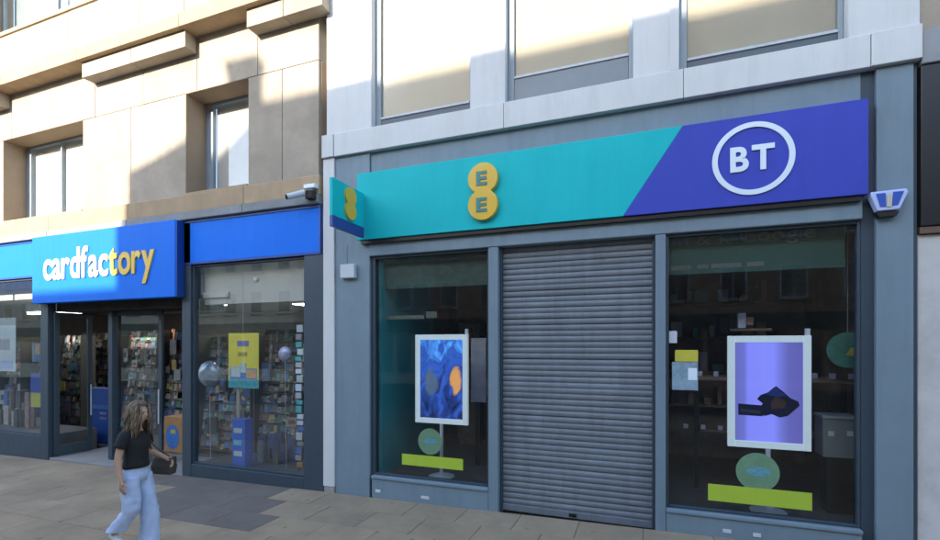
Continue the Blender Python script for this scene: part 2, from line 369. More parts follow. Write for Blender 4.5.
for zz in (.95, 1.55, 2.15, 2.75):
    sf = box('wall_shelf', BRN, EI, xw2a+.1, xw2b-.1, 2.95, 3.297, zi+zz, zi+zz+.04, .004)
    mb = MB(); x = xw2a+.2
    while x < xw2b-.3:
        w_ = random.uniform(.06, .2); mb.box(x, x+w_, 3.0, 3.2, zi+zz+.042, zi+zz+.042+random.uniform(.1, .38), random.randrange(4)); x += w_+random.uniform(.03, .2)
    o = mb.obj('shelf_stock', PH, sf); o['kind'] = 'stuff'
for zz in (.95, 1.6, 2.2):
    sf = box('wall_shelf', BRN, EI, xPR+.12, xw1b-.1, 2.95, 3.297, zi+zz, zi+zz+.04, .004)
    mb = MB(); x = xPR+.2
    while x < xw1b-.4:
        w_ = random.uniform(.06, .2); mb.box(x, x+w_, 3.0, 3.2, zi+zz+.042, zi+zz+.042+random.uniform(.1, .38), random.randrange(4)); x += w_+random.uniform(.03, .2)
    o = mb.obj('shelf_stock', PH, sf); o['kind'] = 'stuff'

# pelmets with faint lettering inside the glass
PTXT = mat('faint_lettering', (.13, .15, .13), .6, .2, 12)
yp = .22
pm = thing('window_pelmet', (X(764, yp), yp, zWt), 'dark green header panel with faint lettering inside the right-hand shop window', 'header panel')
zp0 = Z(760, 271, yp)
box('panel', GREEN, pm, xw2a-.02, xw2b-.07, yp, yp+.03, zp0, zWt+.28, .004)
box('top_strip', mat('green_strip', (.035, .10, .085), .5, .15, 5), pm, xw2a-.018, xw2b-.072, yp-.012, yp-.001, Z(760, 243, yp), Z(760, 228, yp)+.1, .002)
write('m & k Google', X(672, yp), X(815, yp), Z(745, 242, yp), yp-.018, .15, PTXT, pm, depth=.008, bold=.01)
# a second row too blurred to read: one pale bar for each word
for a, b in ((671, 691), (697, 708), (711, 741), (747, 764)):
    box('blurred_word', PTXT, pm, X(a, yp), X(b, yp), yp-.008, yp-.001, Z(700, 269, yp), Z(700, 264.8, yp), .002)
pm2 = thing('window_pelmet', (X(430, yp), yp, zWt), 'mottled green header panel inside the left shop window beside the shutter', 'header panel')
box('panel', mat('green_pelmet_worn', (.022, .075, .062), .5, .5, 7), pm2, xPR+.08, xw1b-.01, yp, yp+.03, Z(440, 287, yp), zWt+.28, .004)
box('blurred_word', PTXT, pm2, X(381, .3), X(424, .3), .3, .307, Z(410, 319, .3), Z(410, 315.5, .3), .002)
box('blurred_word', PTXT, pm2, X(426, .3), X(437, .3), .3, .307, Z(431, 318, .3), Z(431, 311.5, .3), .002)

# display screens on stands
def picture(name, kind, org, size):
    m = bpy.data.materials.new(name); m.use_nodes = True; n = m.node_tree.nodes; L = m.node_tree.links; p = n['Principled BSDF']
    geo = n.new('ShaderNodeNewGeometry'); mp = n.new('ShaderNodeMapping'); mp.vector_type = 'TEXTURE'
    mp.inputs['Location'].default_value = org; mp.inputs['Scale'].default_value = (size[0], 1, size[1]); L.new(geo.outputs['Position'], mp.inputs['Vector'])
    sx = n.new('ShaderNodeSeparateXYZ'); L.new(mp.outputs[0], sx.inputs[0])
    cr = n.new('ShaderNodeValToRGB'); el = cr.color_ramp.elements
    if kind == 'lilac':
        el[0].position = 0; el[0].color = (.115, .125, .40, 1); el[1].position = 1; el[1].color = (.105, .10, .36, 1)
        for q, c in ((.14, (.14, .15, .52, 1)), (.20, (.21, .225, .80, 1)), (.58, (.22, .235, .82, 1)), (.70, (.15, .16, .56, 1)), (.80, (.12, .115, .40, 1))):
            e = el.new(q); e.color = c
        L.new(sx.outputs[0], cr.inputs[0]); out = cr.outputs[0]; strength = .175
    else:
        t = n.new('ShaderNodeTexNoise'); t.inputs['Scale'].default_value = 3.2; t.inputs['Detail'].default_value = 4; t.inputs['Distortion'].default_value = 1.6; L.new(mp.outputs[0], t.inputs['Vector'])
        ad = n.new('ShaderNodeMath'); ad.operation = 'MULTIPLY_ADD'; ad.inputs[1].default_value = .38; L.new(sx.outputs[2], ad.inputs[0]); 
        sb_ = n.new('ShaderNodeMath'); sb_.operation = 'SUBTRACT'; sb_.inputs[1].default_value = .20; L.new(t.outputs['Fac'], sb_.inputs[0]); L.new(sb_.outputs[0], ad.inputs[2])
        el[0].position = .24; el[0].color = (.004, .010, .05, 1); el[1].position = .82; el[1].color = (.06, .26, .72, 1)
        for q, c in ((.40, (.01, .035, .19, 1)), (.52, (.02, .07, .34, 1)), (.62, (.012, .045, .22, 1))):
            e = el.new(q); e.color = c
        L.new(ad.outputs[0], cr.inputs[0]); out = cr.outputs[0]; strength = .30
        for cx_, cz_, r_, col_ in ((.84, .47, .17, (.42, .20, .06, 1)), (.26, .46, .20, (.045, .075, .13, 1))):
            vd = n.new('ShaderNodeVectorMath'); vd.operation = 'SUBTRACT'; L.new(mp.outputs[0], vd.inputs[0]); vd.inputs[1].default_value = (cx_, 0, cz_)
            vs2 = n.new('ShaderNodeVectorMath'); vs2.operation = 'MULTIPLY'; vs2.inputs[1].default_value = (1.25, 0, .95); L.new(vd.outputs[0], vs2.inputs[0])
            ln = n.new('ShaderNodeVectorMath'); ln.operation = 'LENGTH'; L.new(vs2.outputs[0], ln.inputs[0])
            wv = n.new('ShaderNodeMath'); wv.operation = 'MULTIPLY_ADD'; wv.inputs[1].default_value = .34; L.new(t.outputs['Fac'], wv.inputs[0]); L.new(ln.outputs['Value'], wv.inputs[2])
            mr = n.new('ShaderNodeMapRange'); mr.inputs['From Min'].default_value = r_+.15; mr.inputs['From Max'].default_value = r_-.06+.15; L.new(wv.outputs[0], mr.inputs['Value'])
            mx = n.new('ShaderNodeMix'); mx.data_type = 'RGBA'; mx.inputs['B'].default_value = col_; L.new(mr.outputs[0], mx.inputs['Factor']); L.new(out, mx.inputs['A']); out = mx.outputs['Result']
    L.new(out, p.inputs['Base Color']); L.new(out, p.inputs['Emission Color']); p.inputs['Emission Strength'].default_value = strength; p.inputs['Roughness'].default_value = .35
    return m
def screen(uc, vc, label, kind):
    y = .40; xc = X(uc, y); zc = Z(uc, vc, y); w, h = .885, 1.385
    t = thing('display_screen', (xc, y, zi), label, 'screen', 'portrait screens in the shop windows')
    f = MB(); b = .082
    f.box(xc-w/2, xc-w/2+b, y-.03, y+.03, zc-h/2, zc+h/2).box(xc+w/2-b, xc+w/2, y-.03, y+.03, zc-h/2, zc+h/2)
    f.box(xc-w/2+b, xc+w/2-b, y-.03, y+.03, zc-h/2, zc-h/2+b).box(xc-w/2+b, xc+w/2-b, y-.03, y+.03, zc+h/2-b, zc+h/2)
    f.obj('frame', mat('glowing_screen_frame', (.52, .63, .70), .4, .03, emit=.11), t, .006)  # faint glow added to brighten the frame, which is no lamp itself
    iw, ih = w-2*b, h-2*b; x0, z0 = xc-iw/2, zc-ih/2
    if kind == 'lilac':
        box('screen_panel', picture('lilac_screen', 'lilac', (x0, y, z0), (iw, ih)), t, x0, xc+iw/2, y-.012, y+.02, z0, zc+ih/2, 0)
        D1 = mat('screen_dark', (.008, .012, .05), .4, .1); D2 = mat('screen_brown', (.12, .055, .05), .4, .3, 20); D3 = mat('screen_shade', (.115, .12, .42), .35, .05, emit=.12)
        p = lambda u, v: (x0+(u-737)/(797-737)*iw, z0+ih-(v-342)/(438-342)*ih)
        MB().prism([p(740, 413), p(762, 413.5), p(763, 403), p(740, 402)][::1], y-.018, y-.0125).obj('phone_picture', D1, t)
        MB().prism([p(757, 411), p(764, 413), p(770, 411), p(777, 414), p(784, 412), p(788, 408), p(794, 402), p(793, 398), p(786, 395), p(781, 390), p(774, 384), p(771, 386), p(767, 390), p(760, 393), p(757, 397), p(762, 401)], y-.019, y-.0125).obj('phone_picture', D1, t)
        MB().prism([p(764, 392), p(773, 394), p(783, 393), p(778, 389), p(774, 385.5), p(770, 388)], y-.021, y-.0195).obj('phone_picture', mat('screen_navy_blue', (.015, .05, .26), .4, .2, 20), t)
        MB().prism([p(742, 410), p(760, 411), p(760, 408), p(742, 407)], y-.020, y-.0185).obj('phone_picture', mat('screen_slate', (.05, .07, .14), .4, .2, 20), t)
        MB().prism([p(770, 406), p(781, 405), p(783, 399), p(774, 393), p(769, 400)], y-.021, y-.0195).obj('phone_picture', D2, t)
    else:
        box('screen_panel', picture('blue_screen', 'blue', (x0, y, z0), (iw, ih)), t, x0, xc+iw/2, y-.012, y+.02, z0, zc+ih/2, 0)
        p = lambda a, b_: (x0+a*iw, z0+b_*ih)
    MB().tube((xc+.0, y, zi+.02), (xc+.0, y, zc-h/2+.04), .028, n=14).obj('pole', mat('stand_white', (.72, .78, .82), .4, .04), t, smooth=False)
    rings = []
    for r, z in ((.20, 0), (.20, .012), (.17, .02), (.06, .05), (.03, .07)):
        rings.append([(xc+r*math.cos(2*math.pi*i/24), y+r*math.sin(2*math.pi*i/24), zi+z+.001) for i in range(24)])
    MB().loft(rings).obj('base', MATS['stand_white'], t)
    MB().box(xc+w*.44, xc+w*.44+.05, y+.0, y+.05, zc+h/2-.02, zc+h/2+.085).obj('camera_bracket', MATS['stand_white'], t, .006)
    return t
screen(768, 392, 'portrait screen showing a dark phone on lilac, on a white stand', 'lilac')
screen(441.5, 379, 'portrait screen with a blue and orange picture on a white stand', 'blue')
# stickers on the inside of the glass
ys = .047
def sticker_bar(a, va, b, vb, h, label):
    x0, x1 = X(a, ys), X(b, ys); z = (Z(a, va, ys)+Z(b, vb, ys))/2
    tag(MB().box(x0, x1, ys-.004, ys+.002, z-h/2, z+h/2).obj('window_sticker', LIME, None), label, 'sticker', 'stickers on the window glass')
sticker_bar(708, 491.5, 812, 502, .20, 'lime yellow sticker bar across the foot of the right shop window')
sticker_bar(402, 458.5, 463, 465, .165, 'lime yellow sticker bar across the foot of the left shop window')
def disc(u, v, r, label):
    x, z = X(u, ys), Z(u, v, ys)
    pts = [(x+r*math.cos(2*math.pi*i/36), z+r*math.sin(2*math.pi*i/36)) for i in range(36)]
    t = thing('round_sticker', (x, ys, z-r), label, 'sticker', 'stickers on the window glass')
    MB().prism(pts, ys-.003, ys+.002).obj('disc', LGREEN, t)
    PM = mat('disc_print', (.09, .24, .28), .5, .35, 25)
    MB().prism([(x+.05*r+r*.58*math.cos(2*math.pi*i/20), z+.02*r+r*.24*math.sin(2*math.pi*i/20)) for i in range(20)], ys-.006, ys-.0035).obj('print', PM, t)
disc(757.5, 472, .225, 'round green sticker above the bar in the right shop window')
disc(430, 441.5, .195, 'round green sticker above the bar in the left shop window')
t = thing('opening_notice', (X(685, ys), ys, Z(685, 390, ys)), 'pale notice with a yellow top on the glass next to the shutter', 'notice')
box('notice_sheet', mat('notice_blue_grey', (.20, .29, .36), .5, .25, 14), t, X(672, ys), X(698, ys), ys-.004, ys+.002, Z(685, 390, ys), Z(685, 362, ys), .001)
box('yellow_header', mat('notice_yellow', (.52, .46, .05), .5, .08, 9), t, X(675, ys), X(698, ys), ys-.006, ys+.001, Z(685, 361.5, ys), Z(685, 350, ys), .001)
box('white_slip', SWHITE, t, X(688, ys), X(697, ys), ys-.008, ys-.0045, Z(692, 380, ys), Z(692, 368, ys), .001)
box('small_slip', GREYL, t, X(669, ys), X(677, ys), ys-.005, ys+.001, Z(672, 343, ys), Z(672, 331, ys), .001)
yk = .55
t = thing('counter_unit', (X(840, yk), yk, zi), 'grey box-shaped counter low at the right edge of the right shop window', 'counter')
box('cabinet', mat('counter_grey', (.20, .215, .22), .5, .1, 4), t, X(823, yk), X(858, yk), yk, yk+.30, Z(840, 458, yk), Z(840, 419, yk), .01)
box('worktop', GREY, t, X(822, yk), X(859, yk), yk-.02, yk+.32, Z(840, 419, yk)+.002, Z(840, 416, yk), .004)
for u in (831, 850): box('price_card', GREYL, t, X(u, yk)-.03, X(u, yk)+.03, yk-.008, yk-.001, Z(u, 436, yk), Z(u, 431, yk), .001)
box('foot', BLACK, t, X(828, yk), X(854, yk), yk+.04, yk+.26, zi+.002, Z(840, 458, yk)-.002, .005)
t = thing('wall_roundel', (X(848, .5), .5, Z(848, 365, .5)), 'round green disc with a yellow mark at the right edge of the right window', 'disc')
xc, zc_ = X(848, .5), Z(848, 350, .5)
MB().prism([(xc+.21*math.cos(2*math.pi*i/32), zc_+.21*math.sin(2*math.pi*i/32)) for i in range(32)], .5, .52).obj('disc', mat('roundel_green', (.06, .22, .17), .5, .3, 9), t)
MB().prism([(xc-.02, zc_-.06), (xc+.10, zc_-.08), (xc+.12, zc_+.02), (xc+.03, zc_+.03)], .49, .499).obj('mark', mat('roundel_yellow', (.45, .42, .08), .5, .2, 20), t)
MB().tube((xc, .51, zc_+.2), (xc, .51, zWt+.3), .004, n=6).obj('hanging_wire', GREY, t)
t = thing('small_carton', (X(745, 1.2), 1.2, Z(745, 328, 1.2)), 'small white and peach carton just above the lilac screen', 'carton')
box('carton_side', SWHITE, t, X(738, 1.2), X(746, 1.2), 1.2, 1.3, Z(742, 328, 1.2), Z(742, 313, 1.2), .004)
box('carton_front', mat('peach_box', (.45, .28, .15), .5, .1), t, X(746.2, 1.2), X(754, 1.2), 1.21, 1.3, Z(749, 325, 1.2), Z(749, 317, 1.2), .004)
box('shelf_bracket', BRN, t, X(730, 1.2), X(772, 1.2), 1.2, 1.4, Z(745, 331, 1.2), Z(745, 328.4, 1.2), .002)
YT = .95
tbl = thing('demo_table', (X(780, YT), YT, zi), 'dark demonstration table with small white phone stands behind the lilac screen', 'table')
zt_ = Z(800, 377, YT)-.02
box('table_top', BRN, tbl, X(690, YT), xR-.15, YT, YT+.5, zt_-.05, zt_, .005)
for xx in (X(690, YT)+.1, xR-.25): box('leg', BLACK, tbl, xx-.03, xx+.03, YT+.2, YT+.26, zi+.002, zt_-.052, .003)
for u in (815, 833, 852, 700, 716): box('phone_stand', GREYL, tbl, X(u, YT+.05)-.03, X(u, YT+.05)+.03, YT+.05, YT+.09, zt_+.001, zt_+.07, .004)
rw = Z(700, 429, YT)
box('lower_shelf', BRN, tbl, X(690, YT)+.14, xR-.30, YT+.1, YT+.5, rw-.05, rw-.02, .004)
for u in (673, 690, 707, 820): box('phone_stand', GREYL, tbl, X(u, YT+.1)+.14, X(u, YT+.1)+.2, YT+.12, YT+.16, rw-.019, rw+.04, .004)
t = thing('advert_board', (X(478, 1.2), 1.2, zi), 'tall pale panel at the right edge of the left shop window', 'panel')
box('panel', mat('dim_pale_panel', (.42, .42, .42), .6, .2, 5), t, X(471, 1.2), X(486, 1.2), 1.2, 1.24, Z(478, 402, 1.2), Z(478, 338, 1.2), .004)
box('foot', BLACK, t, X(475, 1.2), X(480, 1.2), 1.205, 1.235, zi+.002, Z(478, 402, 1.2)-.002, .002)
mb = MB()
for k in range(9):
    z = 1.0+k*.16; mb.box(xPR+.45+random.uniform(0, .1), xPR+.62+random.uniform(0, .12), 2.6, 2.7, zi+z, zi+z+.12, random.randrange(3))
cr = thing('accessory_rack', (xPR+.6, 2.7, zi), 'dim rack of reddish accessories behind the left screen', 'rack')
mb.obj('packets', [mat('packet_red', (.45, .10, .07), .5, .3), mat('packet_brown', (.30, .17, .09), .5, .3), mat('packet_grey', (.10, .11, .12), .5, .3)], cr)['kind'] = 'stuff'
box('rack_back', BRN, cr, xPR+.35, xPR+.8, 2.705, 2.74, zi+.002, zi+2.5, .004)

# ------------------------------------------------------------------ main fascia sign
ysn = -.13
sg = thing('fascia_sign', (X(600, ysn), ysn, 4.1), 'long teal and royal blue shop sign with yellow and white round logos', 'sign')
zs_t = ZC+.1486*2.861*(DC+ysn); zs_b = ZC+.0909*2.861*(DC+ysn)
xa, xb = X(357, ysn), X(868.5, ysn); dt, db = X(683, ysn), X(623, ysn)
MB().prism([(xa, zs_b), (db, zs_b), (dt, zs_t), (xa, zs_t)], ysn, -.01).obj('teal_panel', TEAL, sg, .004)
MB().prism([(db+.001, zs_b), (xb, zs_b), (xb, zs_t), (dt+.001, zs_t)], ysn-.0005, -.01).obj('blue_panel', BTBLUE, sg, .004)
box('sign_shadow_strip', BLACK, sg, xa+.05, xb-.05, -.10, -.0, zs_b-.06, zs_b-.003, .003)  # black strip painted in for the shadow beneath the projecting sign
def eight(cx, cz, r, dz, n=40):
    pts = []
    a0 = math.asin(min(.98, dz/2/r))
    # upper circle then lower circle
    for i in range(n+1):
        a = -a0+(math.pi+2*a0)*i/n; pts.append((cx+r*math.cos(a), cz+dz/2+r*math.sin(a)))
    for i in range(1, n):
        a = math.pi-a0+(math.pi+2*a0)*i/n; pts.append((cx+r*math.cos(a), cz-dz/2+r*math.sin(a)))
    return pts
yl = ysn-.07
cx, cz = X(482.5, yl), Z(482.5, 191.2, yl)
rr = 15.6*(DC+yl)*2.861/(482.5+790)
lg = MB().prism(eight(cx, cz, rr, rr*1.68), yl, ysn-.001).obj('yellow_logo', YELL, sg, .006)
for s_ in (1, -1):
    write('E', cx-rr*.42, cx+rr*.30, cz+s_*rr*.85-rr*.42, yl-.006, rr*.84, EDARK, sg, depth=.008, bold=.035)
cx, cz, ro = X(752.5, ysn), Z(752.5, 158.7, ysn), .415
ring = MB(); ny = 64; ri = ro-.058
vsr = []
for yy in (ysn-.016, ysn-.0015):
    for r_ in (ro, ri):
        vsr += [(cx+r_*math.cos(2*math.pi*i/ny), yy, cz+r_*math.sin(2*math.pi*i/ny)) for i in range(ny)]
fs = []
for i in range(ny):
    j = (i+1) % ny
    fs += [(i, j, ny+j, ny+i), (2*ny+i, 3*ny+i, 3*ny+j, 2*ny+j), (i, 2*ny+i, 2*ny+j, j), (ny+i, ny+j, 3*ny+j, 3*ny+i)]
ring.add(vsr, fs).obj('logo_ring', SWHITE, sg)
write('BT', X(730, ysn), X(774.5, ysn), Z(752, 171.5, ysn)+.02, ysn-.009, .27, SWHITE, sg, depth=.014, bold=.032, gap=.12)

# projecting sign: a thin box square to the wall
bl = thing('projecting_sign', (X(362, ysn), -.5, 4.3), 'small teal and navy sign projecting above the left pilaster', 'sign')
xb_ = X(364, -.16); yo, yi = -.93, -.16
zt1 = ZC+.78*(4.7-ZC)+.60
def ZB(u, v, y): return Z(u, v, y)
ztop_b = (Z(331, 177, yo)); zmid = Z(331, 215, yo); zbot = Z(332, 226, yo)
box('teal_panel', TEAL, bl, xb_-.05, xb_, yo, yi, zmid+.002, ztop_b, .004)
box('navy_panel', NAVY, bl, xb_-.05, xb_+.001, yo, yi, zbot, zmid, .004)
box('wall_bracket', GREY, bl, xb_-.035, xb_-.015, yi+.001, .02, zmid-.02, zmid+.04, .003)
yc = yo+.40; r8 = (ztop_b-zmid)*.25
pts = eight(yc, (ztop_b+zmid)/2, r8, r8*1.6)
m8 = MB(); n8 = len(pts)
m8.add([(xb_+.001, a, b) for a, b in pts]+[(xb_+.03, a, b) for a, b in pts], [tuple(range(n8-1, -1, -1)), tuple(range(n8, 2*n8))]+[(i, (i+1) % n8, n8+(i+1) % n8, n8+i) for i in range(n8)])
m8.obj('yellow_logo', YELL, bl)
# wall boxes
t = thing('junction_box', (X(347, -.02), -.05, Z(347, 278)), 'small pale grey box high on the left pilaster', 'box')
box('cover', GREYL, t, X(340, -.1), X(354, -.1), -.10, -.0205, Z(347, 278, -.1), Z(347, 264, -.1), .012)
box('cable', GREY, t, X(346, -.03), X(346, -.03)+.012, -.032, -.0205, Z(347, 264, -.03), Z(347, 245, -.03), .002)
t = thing('alarm_box', (X(889, -.1), -.08, Z(889, 213, -.1)), 'shield-shaped blue and white alarm box on the right pilaster', 'alarm')
ya = -.13; q = lambda u, v: (X(u, ya), Z(u, v, ya))
MB().prism([q(878, 211), q(900, 209), q(909, 191), q(907, 188), q(871, 192), q(871, 196)], ya, -.0305).obj('case', mat('alarm_case', (.46, .54, .80), .4, .05), t, .012)
MB().prism([q(880, 207), q(886, 207), q(885.5, 193), q(876, 194)], ya-.005, ya-.0005).obj('blue_panel', mat('alarm_blue', (.03, .085, .42), .4, .05), t)
MB().prism([q(892, 206), q(898, 205), q(904, 191), q(893, 192)], ya-.005, ya-.0005).obj('blue_panel', mat('alarm_blue', (.03, .085, .42), .4, .05), t)
MB().prism([q(887, 207), q(891, 206.5), q(892, 195), q(886.5, 195)], ya-.012, ya-.0005).obj('lamp', mat('lamp_cream', (.55, .50, .38), .4, .1), t)
MB().prism([q(880, 217), q(898, 215), q(901, 210), q(877, 211.5)], ya+.02, -.0305).obj('base', BLACK, t, .004)

# ================================================================== card shop building
C1 = thing('card_shop_building', (-9.5, 0, -.1), 'pale stone building with projecting ledges above a card shop', 'building')
xE = X(319)          # right end
JT = .005
def panel(x0, x1, z0, z1, y=0, parent=C1, m=STONE, th=.06):
    return box('stone_panel', m, parent, x0+JT, x1-JT, y-random.uniform(0, .003), y+th, z0+JT, z1-JT, .006)
def panels(xs, zs, y=0, m=STONE):
    for a, b in zip(xs[:-1], xs[1:]):
        for c, d in zip(zs[:-1], zs[1:]): panel(a, b, c, d, y, m=m)
zl0, zl1 = 4.56, 5.04           # string course over the fascia
zh = 6.93                        # window heads
zsp = 7.60; zld0, zld1 = 7.90, 8.20
WA0, WA1, WB0, WB1 = -13.67, -10.88, -7.95, -6.46
WZ0, WZ1 = -18.2, -16.6
# wall backing (mortar) with openings left free
bk = MB()
for a, b in ((-19.6, WZ0), (WZ1, WA0), (WA1, WB0), (WB1, xE)): bk.box(a, b, .05, .62, zl1-.3, zh)
bk.box(-19.6, xE, .05, .62, zh, zld1+.01)
bk.box(-19.6, -14.6, .05, .62, zld1+.01, 13); bk.box(-10.4, xE, .05, .62, zld1+.01, 13); bk.box(-14.6, -10.4, .35, .62, zld1+.01, 9.65); bk.box(-14.6, -10.4, .05, .62, 11.9, 13)
bk.box(xE, X(328), .25, .62, zl1, 13)
bk.obj('wall_core', MORTAR, C1)
zs_ = [zl1, zh]
panels([WA1, -9.43, WB0], [zl1, zh]); panels([WB1, -5.72, xE], [zl1, zh]); panels([WZ1, -15.1, WA0], [zl1, zh]); panels([-19.6, WZ0], [zl1, zh])
sp = [-19.6, -18.9, -17.5, -16.1, -14.75, -13.35, -11.96, -10.5, -9.09, -7.67, -6.25, xE]
panels(sp, [zh, zsp+.31])
panels([-10.4, -9.2, -8.0, -6.8, -5.9, xE], [zld1+.005, 9.7, 11.2, 12.98]); panels([-19.6, -18.2, -16.8, -15.6, -14.6], [zld1+.005, 9.7, 11.2, 12.98])
for a, b in ((-14.6, -13.3), (-13.3, -11.85), (-11.85, -10.4)): panel(a, b, zld1+.005, 9.6, .28)
# return of the upper bay, its shade put into the brown colour
box('bay_return', JAMB, C1, -14.62, -14.58, .052, .62, zld1+.01, 11.9, .004)
box('upper_sill', STONEL, C1, -14.57, -10.42, .24, .36, 9.6, 9.69, .01)
fr = MB().box(-14.56, -10.43, .40, .46, 9.69, 9.78).box(-14.56, -10.43, .40, .46, 11.8, 11.88).box(-14.56, -14.48, .40, .46, 9.78, 11.8).box(-10.51, -10.43, .40, .46, 9.78, 11.8).box(-12.5, -12.44, .40, .46, 9.78, 11.8).obj('window_frame', FRAMEG, C1, .005)
box('pane', GLASSU, fr, -14.5, -12.5, .425, .433, 9.78, 11.8, 0); box('pane', GLASSU, fr, -12.44, -10.5, .425, .433, 9.78, 11.8, 0)
box('inner_wall', mat('grey_inner', (.20, .23, .25), .8, .1), fr, -14.5, -10.5, .60, .615, 9.78, 11.8, 0)
# ledge, blocks, string course
for a, b in zip([-19.6, -16.4, -13.0, -10.5, -7.7, -4.9][:-1], [-16.4, -13.0, -10.5, -7.7, X(325)]):
    box('ledge', STONEL, C1, a+.003, b-.003, -.34, .048, zld0, zld1-.075, .012)
    box('ledge_cap', STONEL, C1, a+.003, b-.003, -.30, .048, zld1-.068, zld1, .008)
for a, b in ((-16.1, -13.39), (-10.5, -7.67), (-6.25, X(322, -.24))):
    m_ = (a+b)/2
    box('ledge_block', STONE, C1, a, m_-.004, -.24, -.004, zsp, zld0-.004, .01); box('ledge_block', STONE, C1, m_+.004, b, -.24, -.004, zsp, zld0-.004, .01)
for a, b in zip([-19.6, -15.2, -11.9, -9.43, -6.5], [-15.2, -11.9, -9.43, -6.5, X(322)]):
    box('string_course', STONEL, C1, a+.003, b-.003, -.07, .048, zl0+.16, zl1-.004, .012)
    box('lead_flashing', mat('lead', (.20, .215, .225), .7, .15, 4), C1, a+.004, b-.004, -.10, .048, zl0+.012, zl0+.155, .01)
# slot next to the phone shop
box('slot_side', JAMB, C1, xE-.002, xE+.012, .052, .249, zl1+.3, zh, 0)
# recessed windows
def rec_window(a, b, mull, parent=C1):
    d = .45
    f = MB(); z0, z1 = zl1+.05, zh-.002; t = .05
    f.box(a+.002, a+t+.12, d-.02, d+.06, z0, z1).box(b-t, b-.002, d-.02, d+.06, z0, z1).box(a+t+.12, b-t, d-.02, d+.06, z1-t, z1).box(a+t+.12, b-t, d-.02, d+.06, z0, z0+t)
    for m_ in mull: f.box(m_-.02, m_+.02, d-.015, d+.055, z0+t, z1-t)
    o = f.obj('window_frame', FRAMEG, parent, .005)
    box('pane', GLASSU, o, a+t+.1, b-t+.02, d+.02, d+.028, z0+t-.01, z1-t+.01, 0)
    box('roller_blind', BLINDW, o, a+t+.125, b-t-.004, d+.064, d+.07, z0+t, z1-t, 0)
    box('sill', STONEL, o, a+.004, b-.004, -.03, d-.022, zl1-.002, zl1+.048, .008)
    box('jamb', JAMB, o, a-.012, a+.0015, .004, d-.022, z0, z1, 0)
    box('soffit', JAMB, o, a+.003, b-.003, .004, d-.022, zh-.0015, zh+.012, 0)
rec_window(WA0, WA1, [-12.39]); rec_window(WB0, WB1, []); rec_window(WZ0, WZ1, [])
# shopfront
zf0, zf1 = 3.76, 4.555      # blue fascia
zpl = lambda x: G(x)-.2
xD0, xD1 = X(47), X(187)    # the doorway
box('end_pier', PAINTD, C1, X(305), X(325)-.004, -.03, .5, zpl(-5), zf0-.004, .008)
box('door_post', PAINTD, C1, X(183.5), X(192), -.03, .12, zpl(-8), zf0+.79, .008)
box('door_post', PAINTD, C1, X(42), X(49.5), -.03, .12, zpl(-12), zf0-.5, .008)
xg0, xg1 = X(192), X(305)
zcb = (Z(192, 463)+Z(303, 477))/2
w1 = shop_window(xg0+.002, xg1-.002, zcb, C1, PAINTD, zf0-.006, PAINTD, 0)
box('plinth', PAINTD, C1, xg0+.002, xg1-.002, -.025, .12, zpl(-7), zcb-.004, .01)
zcl = Z(20, 433); xl0 = -18.5; xl1 = X(42)
w0 = shop_window(xl0+.002, xl1-.002, zcl, C1, PAINTD, zf0-.006, PAINTD, 0)
MB().box(-14.6, -14.55, .012, .10, zcl+.03, zf0-.04).obj('mullion', PAINTD, w0, .004)
box('plinth', PAINTD, C1, xl0+.002, xl1-.002, -.025, .12, zpl(-14), zcl-.004, .01)
box('end_pier', PAINTD, C1, -19.6, xl0-.002, -.03, .5, zpl(-19), zf0-.004, .008)
box('door_header', DARKI, C1, X(49.5)+.003, X(183.5)-.003, .13, .9, Z(115, 309), zf0+.75, .008)
box('lobby_step', mat('lobby_floor', (.26, .255, .25), .7, .15, 2, .2, 80), C1, X(49.5)+.003, X(183.5)-.003, -.01, 1.2, G(-10)-.3, G(-10)+.015, .006)
# door leaves
def leaf(name, x0, y0, x1, y1, z0, z1, st=.09):
    d = Vector((x1-x0, y1-y0, 0)); L_ = d.length; d.normalize(); nrm = Vector((-d.y, d.x, 0))*.025
    def bar(a, b, c, e):
        p = [Vector((x0, y0, 0))+d*a, Vector((x0, y0, 0))+d*b]
        vs_ = []
        for z in (c, e):
            vs_ += [p[0]-nrm+Vector((0, 0, z)), p[1]-nrm+Vector((0, 0, z)), p[1]+nrm+Vector((0, 0, z)), p[0]+nrm+Vector((0, 0, z))]
        return vs_
    F = [(0, 3, 2, 1), (4, 5, 6, 7), (0, 1, 5, 4), (1, 2, 6, 5), (2, 3, 7, 6), (3, 0, 4, 7)]
    m = MB()
    for a, b, c, e in ((0, st, z0, z1), (L_-st, L_, z0, z1), (st, L_-st, z0, z0+.22), (st, L_-st, z1-.1, z1)): m.add(bar(a, b, c, e), F)
    o = m.obj('door', PAINTD, C1, .004); o.name = name
    nrm = nrm*.2; MB().add(bar(st-.02, L_-st+.02, z0+.2, z1-.08), F).obj('pane', GLASS, o)
    nrm = nrm*5
    h0 = Vector((x0, y0, 0))+d*(L_-st*.5)-nrm*2.2; MB().tube(h0+Vector((0, 0, z0+.8)), h0+Vector((0, 0, z0+1.5)), .014).obj('handle', GREYL, o)
    return o
zd0, zd1 = G(-10)+.03, Z(115, 309)-.006
leaf('door', X(51), .06, X(51)+.02, .78, zd0, zd1)
leaf('door', X(113, .4), .42, X(158, .4), .5, zd0, zd1)
MB().box(X(110.5, .38), X(113, .38)+.05, .33, .41, zd0-.02, zd1).obj('door_post', PAINTD, C1, .006)
